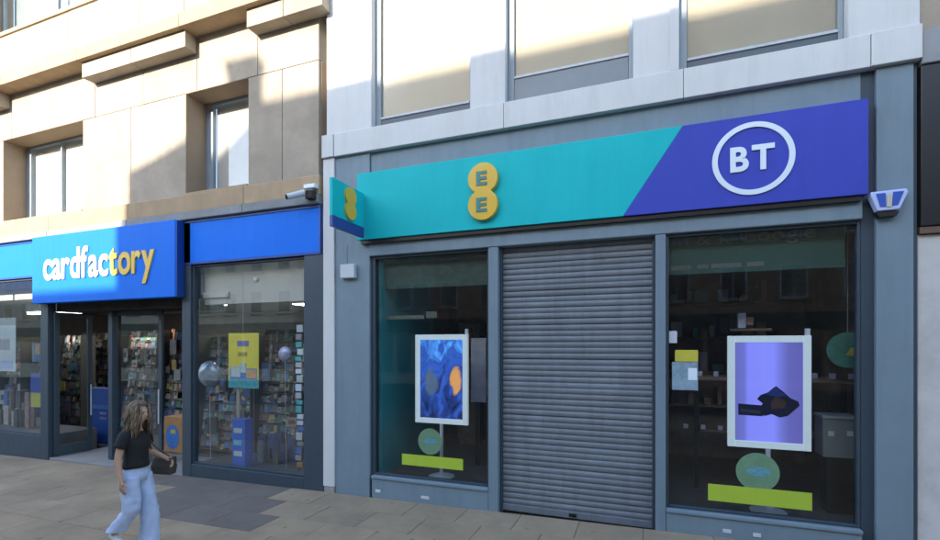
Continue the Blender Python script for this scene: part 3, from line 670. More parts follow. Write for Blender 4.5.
# fascia signs
yf = -.03
fs_ = thing('blue_fascia_panel', (X(250), yf, zf0), 'plain bright blue fascia panel right of the card shop sign', 'sign')
xfa, xfb = X(184.5), X(322)
box('panel', CFBLUE, fs_, xfa+.03, xfb-.03, yf, .10, zf0+.04, zf1-.035, .004)
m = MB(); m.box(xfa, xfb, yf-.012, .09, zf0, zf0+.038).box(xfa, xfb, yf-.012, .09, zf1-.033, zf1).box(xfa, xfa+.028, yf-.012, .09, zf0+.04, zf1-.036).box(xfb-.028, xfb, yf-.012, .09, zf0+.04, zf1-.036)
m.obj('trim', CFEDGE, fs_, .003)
fl = thing('blue_fascia_panel', (-15, yf, zf0), 'sunlit blue fascia panel at the left edge of the photo', 'sign')
box('panel', CFBLUE, fl, -19.5, X(36), yf, .10, zf0+.04, zf1-.035, .004)
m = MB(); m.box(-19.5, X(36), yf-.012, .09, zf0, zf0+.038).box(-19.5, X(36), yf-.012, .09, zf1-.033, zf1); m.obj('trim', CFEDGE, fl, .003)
yb = -.20
cs = thing('card_shop_sign', (X(100, yb), yb, 3.17), 'deep blue box sign with white and yellow lower-case lettering', 'sign')
zb0, zb1 = 3.165, 4.566
xb0, xb1 = X(32, yb), X(175, yb)
box('sign_box', CFBLUE, cs, xb0, xb1, yb, -.045, zb0, zb1, .012)
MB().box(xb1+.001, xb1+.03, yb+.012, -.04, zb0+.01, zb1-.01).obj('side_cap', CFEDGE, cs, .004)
zlb = (Z(45, 278, yb)+Z(150, 273.5, yb))/2
CFCREAM = mat('lettering_cream', (.80, .70, .46), .35, .04)
mats = [CFWHITE]*4+[CFCREAM]*3+[CFYEL]*4
write('cardfactory', X(44.5, yb), X(155, yb), zlb, yb-.012, .60, CFWHITE, cs, depth=.022, bold=.022, gap=.05, mats=mats)
# security camera at the corner
sc = thing('security_camera', (X(315, -.1), -.1, Z(315, 200, -.1)), 'white security camera on a bracket where the two buildings meet', 'camera')
p0 = Vector((X(318), -.06, Z(318, 187, -.1)))
MB().box(p0.x-.16, p0.x+.06, -.16, -.05, p0.z-.02, p0.z+.05).obj('housing', SWHITE, sc, .012)
MB().tube((p0.x-.02, -.10, p0.z-.03), (p0.x-.17, -.24, p0.z-.14), .018).obj('arm', GREYL, sc)
MB().tube((p0.x-.10, -.20, p0.z-.10), (p0.x-.30, -.36, p0.z-.19), .05, .045, 16).obj('body', GREYL, sc)
MB().tube((p0.x-.301, -.361, p0.z-.1905), (p0.x-.325, -.38, p0.z-.20), .04, .038, 16).obj('lens', BLACK, sc)
MB().box(p0.x-.1, p0.x+.04, -.20, -.06, p0.z-.2, p0.z-.06).obj('mount', DARKI, sc, .02)

# card shop interior
CI = thing('card_shop_interior', (-10, 3, -.1), 'lit card shop interior with cream bulkhead behind the open doors', 'shop interior')
zi2 = G(-10)+.012
box('floor', SLATEF, CI, -19.5, X(325)-.03, 1.204, 6.4, zi2-.06, zi2, 0)
box('window_bed', mat('window_bed', (.10, .10, .105), .6, .15, 4), CI, xg0-.02, xg1+.02, .125, 1.1, zi2-.1, zcb-.02, 0)
box('window_bed', MATS['window_bed'], CI, -18.5, xl1-.02, .125, 1.1, zi2-.1, zcl-.02, 0)
box('back_wall', mat('shop_back_wall', (.13, .12, .11), .8, .2, 3), CI, -19.5, X(325)-.03, 6.3, 6.4, zi2, 4.2, 0)
box('side_wall', MATS['shop_back_wall'], CI, X(325)-.09, X(325)-.02, .51, 6.3, zi2, 4.2, 0)
box('side_wall', MATS['shop_back_wall'], CI, -19.5, -19.4, .51, 6.3, zi2, 4.2, 0)
box('ceiling', CEIL, CI, -19.5, X(325)-.03, 1.0, 6.4, 3.45, 3.52, 0)
box('bulkhead', CEIL, CI, xg0+.03, xg1-.03, .24, .40, Z(250, 303, .24), zf0-.022, .004)
box('bulkhead_step', CEIL, CI, xg0+.03, X(228, .2), .20, .238, Z(250, 296, .2), Z(250, 290, .2), .004)
box('bulkhead_lid', CEIL, CI, xg0+.03, xg1-.03, .13, 1.0, zf0-.02, zf0+.03, .004)
box('bulkhead', CEIL, CI, -18.4, xl1-.1, .55, .75, Z(15, 300, .55), zf0+.1, .004)
box('smoke_detector', SWHITE, CI, X(255, .2)-.04, X(255, .2)+.04, .20, .238, Z(255, 279, .2)-.03, Z(255, 279, .2)+.03, .006)
for k, (a, b, v, y) in enumerate(((27, 40, 313, 1.6), (50, 77, 313, 1.6))):
    t = thing('ceiling_light', ((X(a, y)+X(b, y))/2, y, Z(a, v, y)), ['short lit tube light seen through the left shop window', 'longer lit tube light above the open shop doors'][k], 'light', 'tube lights in the card shop')
    zz = Z((a+b)/2, v, y)
    box('tube', LAMP, t, X(a, y), X(b, y), y, y+.12, zz-.03, zz+.03, .01)
    box('tray', GREYL, t, X(a, y)-.03, X(b, y)+.03, y-.03, y+.15, zz+.032, 3.448, .004)
for k, (x, y) in enumerate(((-11.5, 3.6), (-9.0, 2.6), (-9.0, 4.6), (-6.6, 2.4), (-6.6, 4.4), (-14, 2.8), (-14, 4.6))):  # panel lights out of view, added to brighten the shop interior
    t = thing('ceiling_light', (x, y, 3.4), ['unseen square ceiling light near the left end of the doorway', 'unseen square ceiling light above the middle door', 'unseen square ceiling light deeper behind the middle door', 'unseen square ceiling light behind the right window bulkhead', 'unseen square ceiling light deepest behind the right window', 'unseen square ceiling light behind the left window', 'unseen square ceiling light deepest behind the left window'][k], 'light', 'unseen panel lights added in the card shop ceiling')
    box('diffuser', LAMP, t, x-.28, x+.28, y-.28, y+.28, 3.425, 3.44, 0); box('frame', GREYL, t, x-.31, x+.31, y-.31, y+.31, 3.441, 3.449, 0)
# greeting-card racks
CC = [mat('card_%d' % i, c, .5, .3, 14) for i, c in enumerate([(.36, .33, .29), (.18, .11, .07), (.06, .13, .30), (.30, .08, .07), (.09, .18, .10), (.38, .31, .11), (.08, .08, .09), (.26, .17, .17), (.04, .08, .20), (.26, .28, .31), (.04, .04, .04), (.07, .06, .05), (.06, .20, .22), (.10, .09, .08), (.14, .13, .12), (.05, .05, .055)])]
RACK = mat('rack_board', (.06, .058, .055), .7, .15, 4)
def rack(x0, x1, y, z0, h, label, d=.35, rows=7, rot=None):
    t = thing('card_rack', ((x0+x1)/2, y, z0), label, 'card rack', 'card racks in the card shop')
    box('back_board', RACK, t, x0, x1, y+d, y+d+.04, z0, z0+h, .004)
    box('end_panel', RACK, t, x0-.03, x0-.001, y, y+d+.04, z0, z0+h, .004); box('end_panel', RACK, t, x1+.001, x1+.03, y, y+d+.04, z0, z0+h, .004)
    m = MB()
    for r in range(rows):
        zz = z0+.15+r*(h-.2)/rows; yy = y+.02+d*.75*r/rows
        box('shelf', RACK, t, x0+.002, x1-.002, yy, y+d-.002, zz-.03, zz-.005, .002)
        x = x0+.02
        while x < x1-.14:
            w_ = random.uniform(.06, .16); hh = random.uniform(.10, .27); dz_ = random.uniform(-.02, .05)
            zz0 = zz; zz = zz0+max(0, dz_)
            if random.random() < .95:
                k = random.randrange(len(CC)); m.add([(x, yy+.02, zz), (x+w_, yy+.02, zz), (x+w_, yy+.05, zz+hh), (x, yy+.05, zz+hh), (x, yy+.028, zz), (x+w_, yy+.028, zz), (x+w_, yy+.058, zz+hh), (x, yy+.058, zz+hh)],
                      [(0, 1, 2, 3), (7, 6, 5, 4), (0, 4, 5, 1), (1, 5, 6, 2), (2, 6, 7, 3), (3, 7, 4, 0)], k)
                if random.random() < .6:
                    k2 = random.randrange(len(CC)); a, b = x+w_*.2, x+w_*.8; c, e = zz+hh*.3, zz+hh*.8
                    yo_ = lambda z: yy+.02+.03*(z-zz)/hh-.002
                    m.add([(a, yo_(c), c), (b, yo_(c), c), (b, yo_(e), e), (a, yo_(e), e)], [(0, 1, 2, 3)], k2)
            zz = zz0; x += w_+random.uniform(-.015, .02)
    for k in range(int((x1-x0)*h*2.2)):
        w_ = random.uniform(.14, .34); hh = random.uniform(.16, .42); x = random.uniform(x0, max(x0+.01, x1-w_)); z = z0+random.uniform(.1, h-.5); yy = y+.02+d*.75*(z-z0)/h-random.uniform(.02, .08)
        m.box(x, x+w_, yy, yy+.03, z, z+hh, random.choice([6, 10, 13, 14, 15, 8, 1, 2, 0, 5, 12, 9]))
        if random.random() < .5: m.box(x+w_*.2, x+w_*.75, yy-.004, yy-.001, z+hh*.3, z+hh*.7, random.randrange(len(CC)))
    o = m.obj('cards', CC, t); o['kind'] = 'stuff'
    return t
rack(X(196, 1.3), X(255, 1.3)-.2, 1.35, zi2, 2.6, 'card rack behind the silver balloon in the shop window', rows=12)
rack(X(258, 1.3)-.15, X(302, 1.3), 1.35, zi2, 2.75, 'card rack right of the yellow poster in the shop window', rows=12)
rack(X(160, 2.2), X(184, 2.2), 2.2, zi2, 2.8, 'card rack facing the right-hand part of the open doorway', rows=12)
rack(X(84, 3.2), X(112, 3.2), 3.2, zi2, 2.8, 'card rack standing behind the blue display board', rows=12)
rack(X(118, 2.6), X(156, 2.6), 2.6, zi2, 2.8, 'card rack behind the glass of the middle door', rows=12)
rack(X(52, 2.4), X(80, 2.4), 2.4, zi2, 2.7, 'card rack seen through the open left door', rows=12)
rack(-16.8, X(20, 1.3), 1.3, zi2, 2.5, 'card rack behind the left shop window', rows=10)
rack(X(22, 1.5), X(40, 1.5), 1.5, zi2, 2.5, 'narrow card rack at the right end of the left shop window', rows=7)
# window things
yw = .16
def poster(name, cols, label, u0, u1, v0, v1, y, bands):
    t = thing(name, (X((u0+u1)/2, y), y, Z((u0+u1)/2, v1, y)), label, 'poster', None)
    um = (u0+u1)/2; x0, x1 = X(u0, y), X(u1, y); z0, z1 = Z(um, v1, y), Z(um, v0, y)
    box('sheet', cols, t, x0, x1, y, y+.008, z0, z1, 0)
    for i, (a, b, c, d, m_) in enumerate(bands):
        e = .002+.0015*(i+1)
        MB().box(x0+(x1-x0)*a, x0+(x1-x0)*b, y-e, y-.0005, z0+(z1-z0)*c, z0+(z1-z0)*d).obj('print', m_, t)
    return t
PY = mat('poster_yellow', (.80, .66, .07), .5, .06, 6)
pb = [mat('print_blue', (.05, .17, .50), .5, .3, 14), mat('print_teal', (.08, .42, .46), .5, .3, 14), mat('print_violet', (.16, .17, .40), .5, .2, 20), mat('print_orange', (.55, .28, .10), .5, .3, 14), mat('print_olive', (.33, .29, .05), .5, .3, 14), mat('print_pale', (.50, .56, .55), .5, .2, 20)]
yp_ = poster('yellow_poster', PY, 'yellow poster with a blue and teal foot hanging in the card shop window', 228.5, 258.5, 333, 388, yw,
       [(.0, 1, 0, .16, pb[1]), (.05, .95, .16, .36, pb[0]), (.3, .68, .76, .86, pb[2]), (.33, .62, .58, .65, pb[4]), (.10, .40, .20, .40, pb[5]), (.62, .93, .18, .34, pb[3]), (.42, .6, .28, .46, pb[5])])
MB().tube((X(243, yw+.004), yw+.004, Z(243, 333, yw)), (X(243, yw+.004), yw+.004, zf0-.05), .004, n=6).obj('hanging_wire', GREY, yp_)
poster('white_poster', mat('poster_white', (.48, .55, .58), .5, .06, 5), 'large pale poster at the left edge of the card shop window', -14, 15.5, 318, 371, .14, [(.0, 1, .86, 1, mat('print_grey', (.28, .32, .34), .5, .1, 9)), (.1, .9, .05, .2, mat('print_lilac', (.34, .40, .60), .5, .1, 9)), (.2, .8, .4, .6, MATS['print_grey'])])
poster('small_poster', mat('poster_blue', (.03, .07, .34), .5, .15, 12), 'small blue poster with a yellow foot next to the left door post', 30.5, 41.5, 373, 407, .14, [(.05, 1, .0, .42, mat('poster_lime', (.42, .42, .06), .5, .15, 12))])
t = poster('small_poster', mat('poster_sky', (.06, .14, .28), .5, .25, 16), 'small blue picture card above the blue and yellow poster', 32, 42, 343, 362, .14, [(.3, .8, .4, .95, mat('print_skin', (.36, .22, .13), .5, .2, 12))])
# blue slim display stand in window + its pole
bd = thing('display_stand', (X(239, yw), yw, zcb-.02), 'slim bright blue display stand below the yellow poster', 'display stand')
BB = mat('bright_blue_board', (.015, .10, .48), .5, .15, 8)
box('board', BB, bd, X(232, yw), X(245, yw), yw, yw+.18, zcb-.019, Z(239, 419, yw), .006)
for k, v in enumerate((430, 442, 453)): MB().box(X(234, yw), X(242, yw), yw-.006, yw-.0005, Z(238, v+3, yw), Z(238, v-2, yw)).obj('print', pb[5] if k != 1 else pb[1], bd)
box('pole', mat('pole_cream', (.36, .31, .25), .6, .1), bd, X(234, yw), X(237, yw), yw+.05, yw+.08, Z(236, 418.5, yw), Z(236, 389, yw), .004)
def balloon(u, v, y, r, m, label):
    x, z = X(u, y), Z(u, v, y)
    t = thing('foil_balloon', (x, y, zcb), label, 'balloon', 'foil balloons in the card shop window')
    def fn(p):
        k = 1+.035*math.cos(17*math.atan2(p.z, p.x))*(1-abs(p.y))**2; return Vector((p.x*k, p.y, p.z*k))
    MB().ball((x, y, z), r, r*.55, r, 68, 16, fn=fn).obj('balloon', m, t, smooth=True)
    MB().tube((x, y, z-r*1.12), (x, y, z-r*.97), r*.12, r*.05, 8).obj('neck', m, t)
    MB().tube((x, y, z-r*1.1), (x+.03, y, zcb-.01), .004, n=5).obj('string', GREYL, t)
    return t
balloon(209.5, 374, .42, .25, mat('foil_silver_blue', (.50, .56, .68), .22, .45, 7, metal=.25), 'silver-blue foil balloon left of the yellow poster')
balloon(285, 354, .42, .135, mat('foil_white_violet', (.60, .58, .85), .25, .4, 9, metal=.2), 'small white and violet balloon right of the yellow poster')
# colourful strip of small packs near the end pier
st = thing('hanging_strip', (X(299, .3), .3, zcb), 'hanging strip of small colourful packs beside the end pier', 'strip')
zz = zcb+.05; i = 0
while zz < Z(299, 325, .3):
    hh = random.uniform(.07, .13); x = X(299.5, .3)+random.uniform(-.03, .03)
    box('pack', random.choice([SWHITE, pb[0], pb[1], pb[3], GREYL, CC[9]]), st, x-.07, x+.06, .30, .33, zz, zz+hh, .004); zz += hh+.03
box('strip_back', RACK, st, X(299.5, .34)-.02, X(299.5, .34)+.02, .332, .34, zcb-.018, zz, 0)
mb = MB()
for k in range(26):
    x = random.uniform(X(252, .7), X(292, .7)); y = random.uniform(.5, .95); w_ = random.uniform(.08, .2); h = random.uniform(.12, .5)
    mb.box(x, x+w_, y, y+.05, zcb-.019, zcb+h, random.choice([2, 8, 6, 9, 8, 0]))
t = tag(mb.obj('gift_stock', CC), 'jumble of dark blue gift boxes low in the card shop window', 'stock', kind='stuff')
mb = MB()
for k in range(30):
    x = random.uniform(-15.5, X(40, .7)); y = random.uniform(.4, .95); w_ = random.uniform(.1, .25); h = random.uniform(.2, .9)
    mb.box(x, x+w_, y, y+.05, zcl-.019, zcl+h, random.choice([0, 9, 6, 9, 7, 2]))
t = tag(mb.obj('gift_stock', CC), 'pale boxes low in the left shop window', 'stock', kind='stuff')
# doorway displays
y = 1.35; fz = zi2
bs = thing('display_board', (X(98, y), y, fz), 'deep blue display board standing inside the open doorway', 'display stand')
DBL = mat('deep_blue_board', (.010, .055, .24), .5, .08, 4)
box('board', DBL, bs, X(87, y), X(110, y), y, y+.22, fz+.002, Z(98, 388, y), .01)
box('shelf_edge', mat('deep_blue_edge', (.03, .10, .32), .5, .08, 4), bs, X(88, y), X(109, y), y-.02, y-.001, Z(98, 409, y), Z(98, 405, y), .004)
for v in (413, 418): MB().box(X(100, y), X(107, y), y-.01, y-.001, Z(103, v+1.5, y), Z(103, v-1, y)).obj('print', pb[2], bs)
db_ = thing('cardboard_bin', (X(174, 1.25), 1.25, fz), 'brown cardboard bin with a blue balloon picture inside the doorway', 'bin')
CARD = mat('cardboard', (.40, .22, .085), .7, .12, 6)
y = 1.25
box('carton', CARD, db_, X(164, y), X(183, y), y, y+.4, fz+.002, Z(174, 417, y), .008)
rb = .5*(X(179, y)-X(166, y))
cx, cz = X(172.5, y), Z(172.5, 437, y)
MB().prism([(cx+rb*math.cos(2*math.pi*i/24), cz+rb*1.35*math.sin(2*math.pi*i/24)) for i in range(24)], y-.006, y-.0005).obj('print', pb[0], db_)
MB().box(cx-.05, cx+.1, y-.01, y-.0065, cz+.08, cz+.17).obj('print', mat('poster_lime', (.42, .42, .06), .5), db_)

# ================================================================== building on the right
RB = thing('right_building', (5, 0, .1), 'grey rendered building with a black fascia right of the phone shop', 'building')
x0 = xR+.025
box('wall', RENDER, RB, x0, 12, .03, .6, G(3)-.3, Z(930, 234), .006)
box('black_fascia', BLACK, RB, x0, 12, -.04, .6, Z(930, 226), Z(930, 66), .006)
box('brown_trim', mat('brown_trim', (.12, .075, .05), .6, .1), RB, x0, 12, -.02, .5, Z(930, 233.5), Z(930, 226.5), .004)
box('sill', mat('grey_sill', (.27, .285, .295), .7, .1, 4), RB, x0, 12, -.06, .5, Z(930, 65), Z(930, 32), .01)
for k in range(6):
    xa_ = x0+.003+k*1.5
    if k % 2 == 0:
        box('stone_panel', STONE, RB, xa_, xa_+1.49, .0, .5, Z(930, 31), 9.0, .006)
    else:
        f = MB().box(xa_, xa_+.06, .1, .18, Z(930, 31), 8).box(xa_+1.43, xa_+1.49, .1, .18, Z(930, 31), 8).box(xa_+.06, xa_+1.43, .1, .18, Z(930, 31), Z(930, 31)+.07).obj('window_frame', FRAMEG, RB, .004)
        box('pane', GLASSU, f, xa_+.06, xa_+1.43, .13, .138, Z(930, 31)+.07, 8, 0); box('blind', BLIND, f, xa_+.06, xa_+1.43, .16, .17, Z(930, 31)+.07, 8, 0)
        box('stone_panel', STONE, RB, xa_, xa_+1.49, .0, .5, 8.004, 9.0, .006)

# ================================================================== buildings across the street (they shade the fronts)
YO = 21.0
kx = YO*math.tan(R(SUN_AZ)); kz = YO*math.tan(R(SUN_EL))/math.cos(R(SUN_AZ))
BR = mat('opposite_brick', (.34, .22, .15), .85, .15, 3, .2, 40); BR2 = mat('opposite_stone', (.42, .37, .30), .85, .12, 3, .2, 40)
SLT = mat('roof_slate', (.07, .075, .085), .7, .15, 4); DGL = mat('dark_window', (.03, .035, .04), .15, .2)
def opp(name, label, prof, m, depth, floors, x0, x1, gutter):
    o = thing(name, ((x0+x1)/2, -YO-1, 0), label, 'building', 'buildings across the street')
    pts = [(x0, -1.0), (x1, -1.0)]+prof
    MB().prism(pts, -YO-depth, -YO).obj('wall', m, o)
    n = max(2, int((x1-x0)/2.6)); w = (x1-x0)/n
    for f in range(floors):
        for i in range(n):
            xx = x0+(i+.5)*w; z0 = 4.6+f*3.1
            if z0+1.8 > gutter: continue
            fr = box('window_frame', FRAMEP, o, xx-.6, xx+.6, -YO-.01, -YO+.05, z0, z0+1.7, .01)
            box('pane', DGL, fr, xx-.52, xx-.02, -YO+.02, -YO+.056, z0+.08, z0+1.62, 0); box('pane', DGL, fr, xx+.02, xx+.52, -YO+.02, -YO+.056, z0+.08, z0+1.62, 0)
            box('sill', STONEL, fr, xx-.7, xx+.7, -YO+.0, -YO+.14, z0-.1, z0-.003, .01)
    for i in range(n):
        box('shop_window', DGL, o, x0+i*w+.15, x0+(i+1)*w-.15, -YO-.02, -YO+.03, .5, 3.0, 0)
    box('shop_fascia', mat('opp_fascia', (.03, .05, .045), .5), o, x0+.1, x1-.1, -YO-.02, -YO+.2, 3.1, 3.9, .01)
    return o
def T(x, zrel): return (x-kx, ZC+zrel+kz)
pz = T(0, .2305*18.02)[1]
xm = T(-6.92, 0)[0]
A_ = opp('opposite_building', 'tall brick building across the street from the phone shop', [(32, pz), (xm, pz)], BR, 9, 5, xm, 32, pz)
ch0, ch1, chz = T(-6.95, 0)[0], T(-6.30, 0)[0], T(0, .278*18.02)[1]
MB().box(ch0, ch1, -YO-.6, -YO+.0, pz-.2, chz-.12).box(ch0-.05, ch1+.05, -YO-.65, -YO+.05, chz-.12, chz).obj('chimney', BR, A_)
sl_ = [T(-9.5, 3.38), T(-8.7, 3.58), T(-7.98, 3.78), T(-7.75, 3.92), T(-7.19, 4.30), T(-6.93, 4.5)]
B_ = opp('opposite_building', 'narrow gabled stone building across the street', sl_[::-1], BR2, 9, 5, sl_[0][0], xm-.01, sl_[0][1])
lowz = T(0, 1.02)[1]
C_ = opp('opposite_building', 'lower stone building across the street from the card shop', [(sl_[0][0]-.01, lowz), (-130, lowz)], BR2, 10, 4, -130, sl_[0][0]-.01, lowz)

# ================================================================== person
PX, PY = -5.58, -2.52
PER = thing('person', (PX, PY, G(PX)), 'person in a black top and pale blue wide jeans walking past the card shop', 'person')
hd = math.atan2(.20, .98)           # walking direction
PER.rotation_euler = (0, 0, hd-math.pi/2)   # local +y is forward, +x is the right-hand side
SKIN = mat('skin', (.46, .27, .18), .5, .05, 8); HAIRM = mat('light_brown_hair', (.17, .115, .07), .55, .3, 30, .3, 200); HAIRB = mat('dark_hair', (.06, .04, .028), .55, .3, 30)
TOPM = mat('black_jersey', (.010, .010, .011), .85, .2, 8, .1, 200); JEAN = mat('pale_denim', (.45, .53, .72), .85, .14, 7, .35, 220, dirt=.35, streak=1, dirtcol=(.26, .34, .54))
SHOE = mat('white_trainer', (.62, .66, .68), .6, .05); BAGM = mat('brown_leather', (.050, .040, .028), .5, .2, 10, .1, 80)
def skin(name, V, Ed, Rr, m, parent, sub=2, root=0):
    me = bpy.data.meshes.new(name); me.from_pydata(V, Ed, []); me.materials.append(m)
    o = bpy.data.objects.new(name, me); COL.objects.link(o); o.parent = parent
    sk = o.modifiers.new('skin', 'SKIN'); sk.use_smooth_shade = True
    if not me.skin_vertices: me.attributes.new  # layer is made with the modifier
    for i, r in enumerate(Rr):
        d = me.skin_vertices[0].data[i]; d.radius = r if isinstance(r, tuple) else (r, r); d.use_root = (i == root)
    s = o.modifiers.new('sub', 'SUBSURF'); s.levels = sub; s.render_levels = sub
    return o
V = []; Ed = []; Rr = []
def vert(p, r, prev=None):
    V.append(p); Rr.append(r)
    if prev is not None: Ed.append((prev, len(V)-1))
    return len(V)-1
pel = vert((0, 0, .93), (.135, .095))
wai = vert((0, .005, 1.06), (.105, .08), pel)
che = vert((0, .01, 1.25), (.125, .085), wai)
nb = vert((0, .005, 1.375), .062, che)
nk = vert((0, .02, 1.44), .048, nb)
hdv = vert((0, .035, 1.51), (.062, .07), nk)
# right arm (image left) hangs, left arm bent to the bag
def hand(base, dirv, side, prev, curl):
    """palm, four fingers and a thumb on the side"""
    d = Vector(dirv).normalized(); b = Vector(base)
    palm = vert(tuple(b+d*.045), (.030, .018), prev)
    fwd = Vector((0, 1, 0)); fwd = (fwd-d*fwd.dot(d)).normalized(); inw = Vector((-side, 0, 0)); inw = (inw-d*inw.dot(d)-fwd*inw.dot(fwd)).normalized()
    for k, (o_, ln) in enumerate(((.024, .070), (.008, .080), (-.008, .074), (-.023, .058))):
        r0 = vert(tuple(b+d*.09+fwd*o_), .0088, palm)
        r1 = vert(tuple(b+d*(.09+ln*.5)+fwd*o_+inw*curl*.012), .0082, r0)
        vert(tuple(b+d*(.09+ln*.9)+fwd*o_+inw*curl*.035), .007, r1)
    t0 = vert(tuple(b+d*.035+fwd*.036), .010, palm)
    vert(tuple(b+d*.075+fwd*.055+inw*.01), .0085, t0)
s1 = vert((.145, .0, 1.35), .052, che); e1 = vert((.205, -.03, 1.09), .038, s1); f1 = vert((.215, -.005, .96), .034, e1); w1_ = vert((.222, .03, .845), .024, f1)
hand((.222, .03, .845), (.02, .12, -1), 1, w1_, 1.0)
s2 = vert((-.145, .0, 1.35), .052, che); e2 = vert((-.215, -.035, 1.10), .038, s2); f2 = vert((-.235, .07, 1.05), .033, e2); w2 = vert((-.24, .175, 1.01), .024, f2)
hand((-.24, .175, 1.01), (-.05, .75, -.5), -1, w2, 1.6)
# legs inside the jeans: left leads, right trails
h1 = vert((.085, .0, .87), .085, pel); k1 = vert((.09, .04, .50), .052, h1); a1 = vert((.09, -.195, .195), .034, k1); vert((.09, -.15, .11), .032, a1)
h2 = vert((-.085, .0, .87), .085, pel); k2 = vert((-.085, .11, .50), .052, h2); a2 = vert((-.085, .10, .10), .034, k2); vert((-.085, .17, .045), .032, a2)
body = skin('body', V, Ed, Rr, SKIN, PER)
# head
def hf(p):
    q = Vector(p)
    if q.z < 0: q.x *= 1-.28*(-q.z)**1.2; q.y *= 1-.12*(-q.z)
    if q.y > 0:
        q.y *= .93
        # brow, sockets, nose, lips, chin
        g = lambda x0, z0, sx, sz: math.exp(-((p.x-x0)/sx)**2-((p.z-z0)/sz)**2)
        q.y += .24*g(0, -.18, .13, .16)+.10*g(0, .05, .10, .22)-.10*g(.34, .03, .16, .12)-.10*g(-.34, .03, .16, .12)+.07*g(0, -.50, .24, .08)+.10*g(0, -.80, .28, .16)
    return q
hc = (0, .05, 1.575)
head = MB().ball(hc, .075, .098, .115, 32, 28, fn=hf).obj('head', SKIN, PER, smooth=True)
for s_ in (1, -1):
    MB().ball((s_*.027, hc[1]+.074, hc[2]+.004), .012, .009, .008, 10, 8).obj('eye', mat('eye_dark', (.05, .035, .03), .3), head, smooth=True)
    MB().box(s_*.016, s_*.042, hc[1]+.082, hc[1]+.092, hc[2]+.022, hc[2]+.027).obj('eyebrow', HAIRB, head)
    MB().ball((s_*.076, hc[1]-.005, hc[2]-.012), .010, .020, .030, 10, 8).obj('ear', SKIN, head, smooth=True)
MB().ball((0, hc[1]+.090, hc[2]-.058), .024, .008, .007, 12, 8).obj('mouth', mat('lips', (.36, .13, .12), .45), head, smooth=True)
# hair: cap plus long locks
def capf(p):
    q = Vector(p)
    if q.y > .45 and q.z < .55: q.y = .45
    return q
hm = MB(); hm.ball((0, hc[1]-.018, hc[2]+.026), .098, .114, .118, 28, 20, fn=capf)
rnd = random.Random(3)
for i in range(230):
    a = R(rnd.uniform(30, 330)); a0 = a+math.pi/2      # the face is left free
    k0 = rnd.uniform(.86, 1.10); sx_, sy_ = math.cos(a0)*.094*k0, math.sin(a0)*.106*k0
    L_ = rnd.uniform(.20, .33); n_ = 7; rings = []; ph = rnd.uniform(0, 6); am = rnd.uniform(.004, .014); zt0 = hc[2]+rnd.uniform(.05, .10)
    for k in range(n_):
        t_ = k/(n_-1); wv = am*math.sin(ph+t_*7)
        c = Vector((sx_*(1+.24*t_)+wv, hc[1]-.018+sy_*(1+.14*t_)+am*math.cos(ph+t_*6)-.01*t_, zt0-L_*t_))
        r_ = .0075*(1-.7*t_)+.0015
        rings.append([c+Vector((r_*math.cos(2*math.pi*j/5), r_*math.sin(2*math.pi*j/5), 0)) for j in range(5)])
    hm.loft(rings, True, rnd.choice([0, 0, 0, 1, 2]))
for i in range(150):
    a0 = rnd.uniform(0, 2*math.pi); front = math.sin(a0) > .62; L_ = rnd.uniform(.16, .30); rings = []; ph = rnd.uniform(0, 6); kk = rnd.uniform(1.0, 1.06); n_ = 10
    for k in range(n_):
        t_ = k/(n_-1)
        if front: pol = R(4+44*t_); dz = 0
        else: pol = R(min(90, 4+190*t_)); dz = max(0, t_-.45)/.55*L_
        fl = 1+.22*dz/.3
        c = Vector((math.sin(pol)*math.cos(a0)*.099*kk*fl+.004*math.sin(ph+t_*8), hc[1]-.018+math.sin(pol)*math.sin(a0)*.115*kk*fl, hc[2]+.026+math.cos(pol)*.120*kk-dz))
        r_ = .0068*(1-.6*t_)+.0012
        u1 = Vector((-math.sin(a0), math.cos(a0), 0)); u2 = Vector((math.cos(a0)*math.cos(pol*.5), math.sin(a0)*math.cos(pol*.5), math.sin(pol*.5)))
        rings.append([c+u1*r_*math.cos(2*math.pi*j/5)+u2*r_*math.sin(2*math.pi*j/5) for j in range(5)])
    hm.loft(rings, True, rnd.choice([0, 0, 1, 2]))
hm.obj('hair', [HAIRM, HAIRB, mat('fair_hair', (.30, .21, .125), .5, .2, 30)], PER, smooth=True)
def ell(c, rx, ry, n=28, tilt=0, wob=0, seed=0):
    rr_ = random.Random(seed); ph = rr_.uniform(0, 6)
    return [(c[0]+rx*math.cos(2*math.pi*i/n)*(1+wob*math.sin(5*2*math.pi*i/n+ph)), c[1]+ry*math.sin(2*math.pi*i/n)*(1+wob*math.cos(4*2*math.pi*i/n+ph)), c[2]+tilt*math.sin(2*math.pi*i/n)) for i in range(n)]
# black top
tp = MB()
tp.loft([ell((0, .005, .955), .150, .124, wob=.035, seed=1), ell((0, .006, 1.0), .144, .117, wob=.02, seed=2), ell((0, .008, 1.06), .134, .110, wob=.015, seed=5), ell((0, .012, 1.13), .132, .110), ell((0, .020, 1.21), .142, .120), ell((0, .012, 1.28), .150, .111), ell((0, .004, 1.335), .152, .090), ell((0, .0, 1.372), .125, .076), ell((0, .006, 1.390), .090, .068, tilt=-.03)], True)
for s_ in (1, -1):
    A = Vector((s_*.135, .0, 1.345)); B = Vector((s_*.192, -.022, 1.20))
    d = (B-A).normalized(); p_ = d.orthogonal().normalized(); q_ = d.cross(p_); rings = []
    for t_, r_ in ((-.25, .045), (0, .066), (.35, .066), (.75, .062), (1, .064)):
        c = A+(B-A)*t_; rings.append([c+p_*r_*math.cos(2*math.pi*i/16)+q_*r_*math.sin(2*math.pi*i/16) for i in range(16)])
    tp.loft(rings, True)
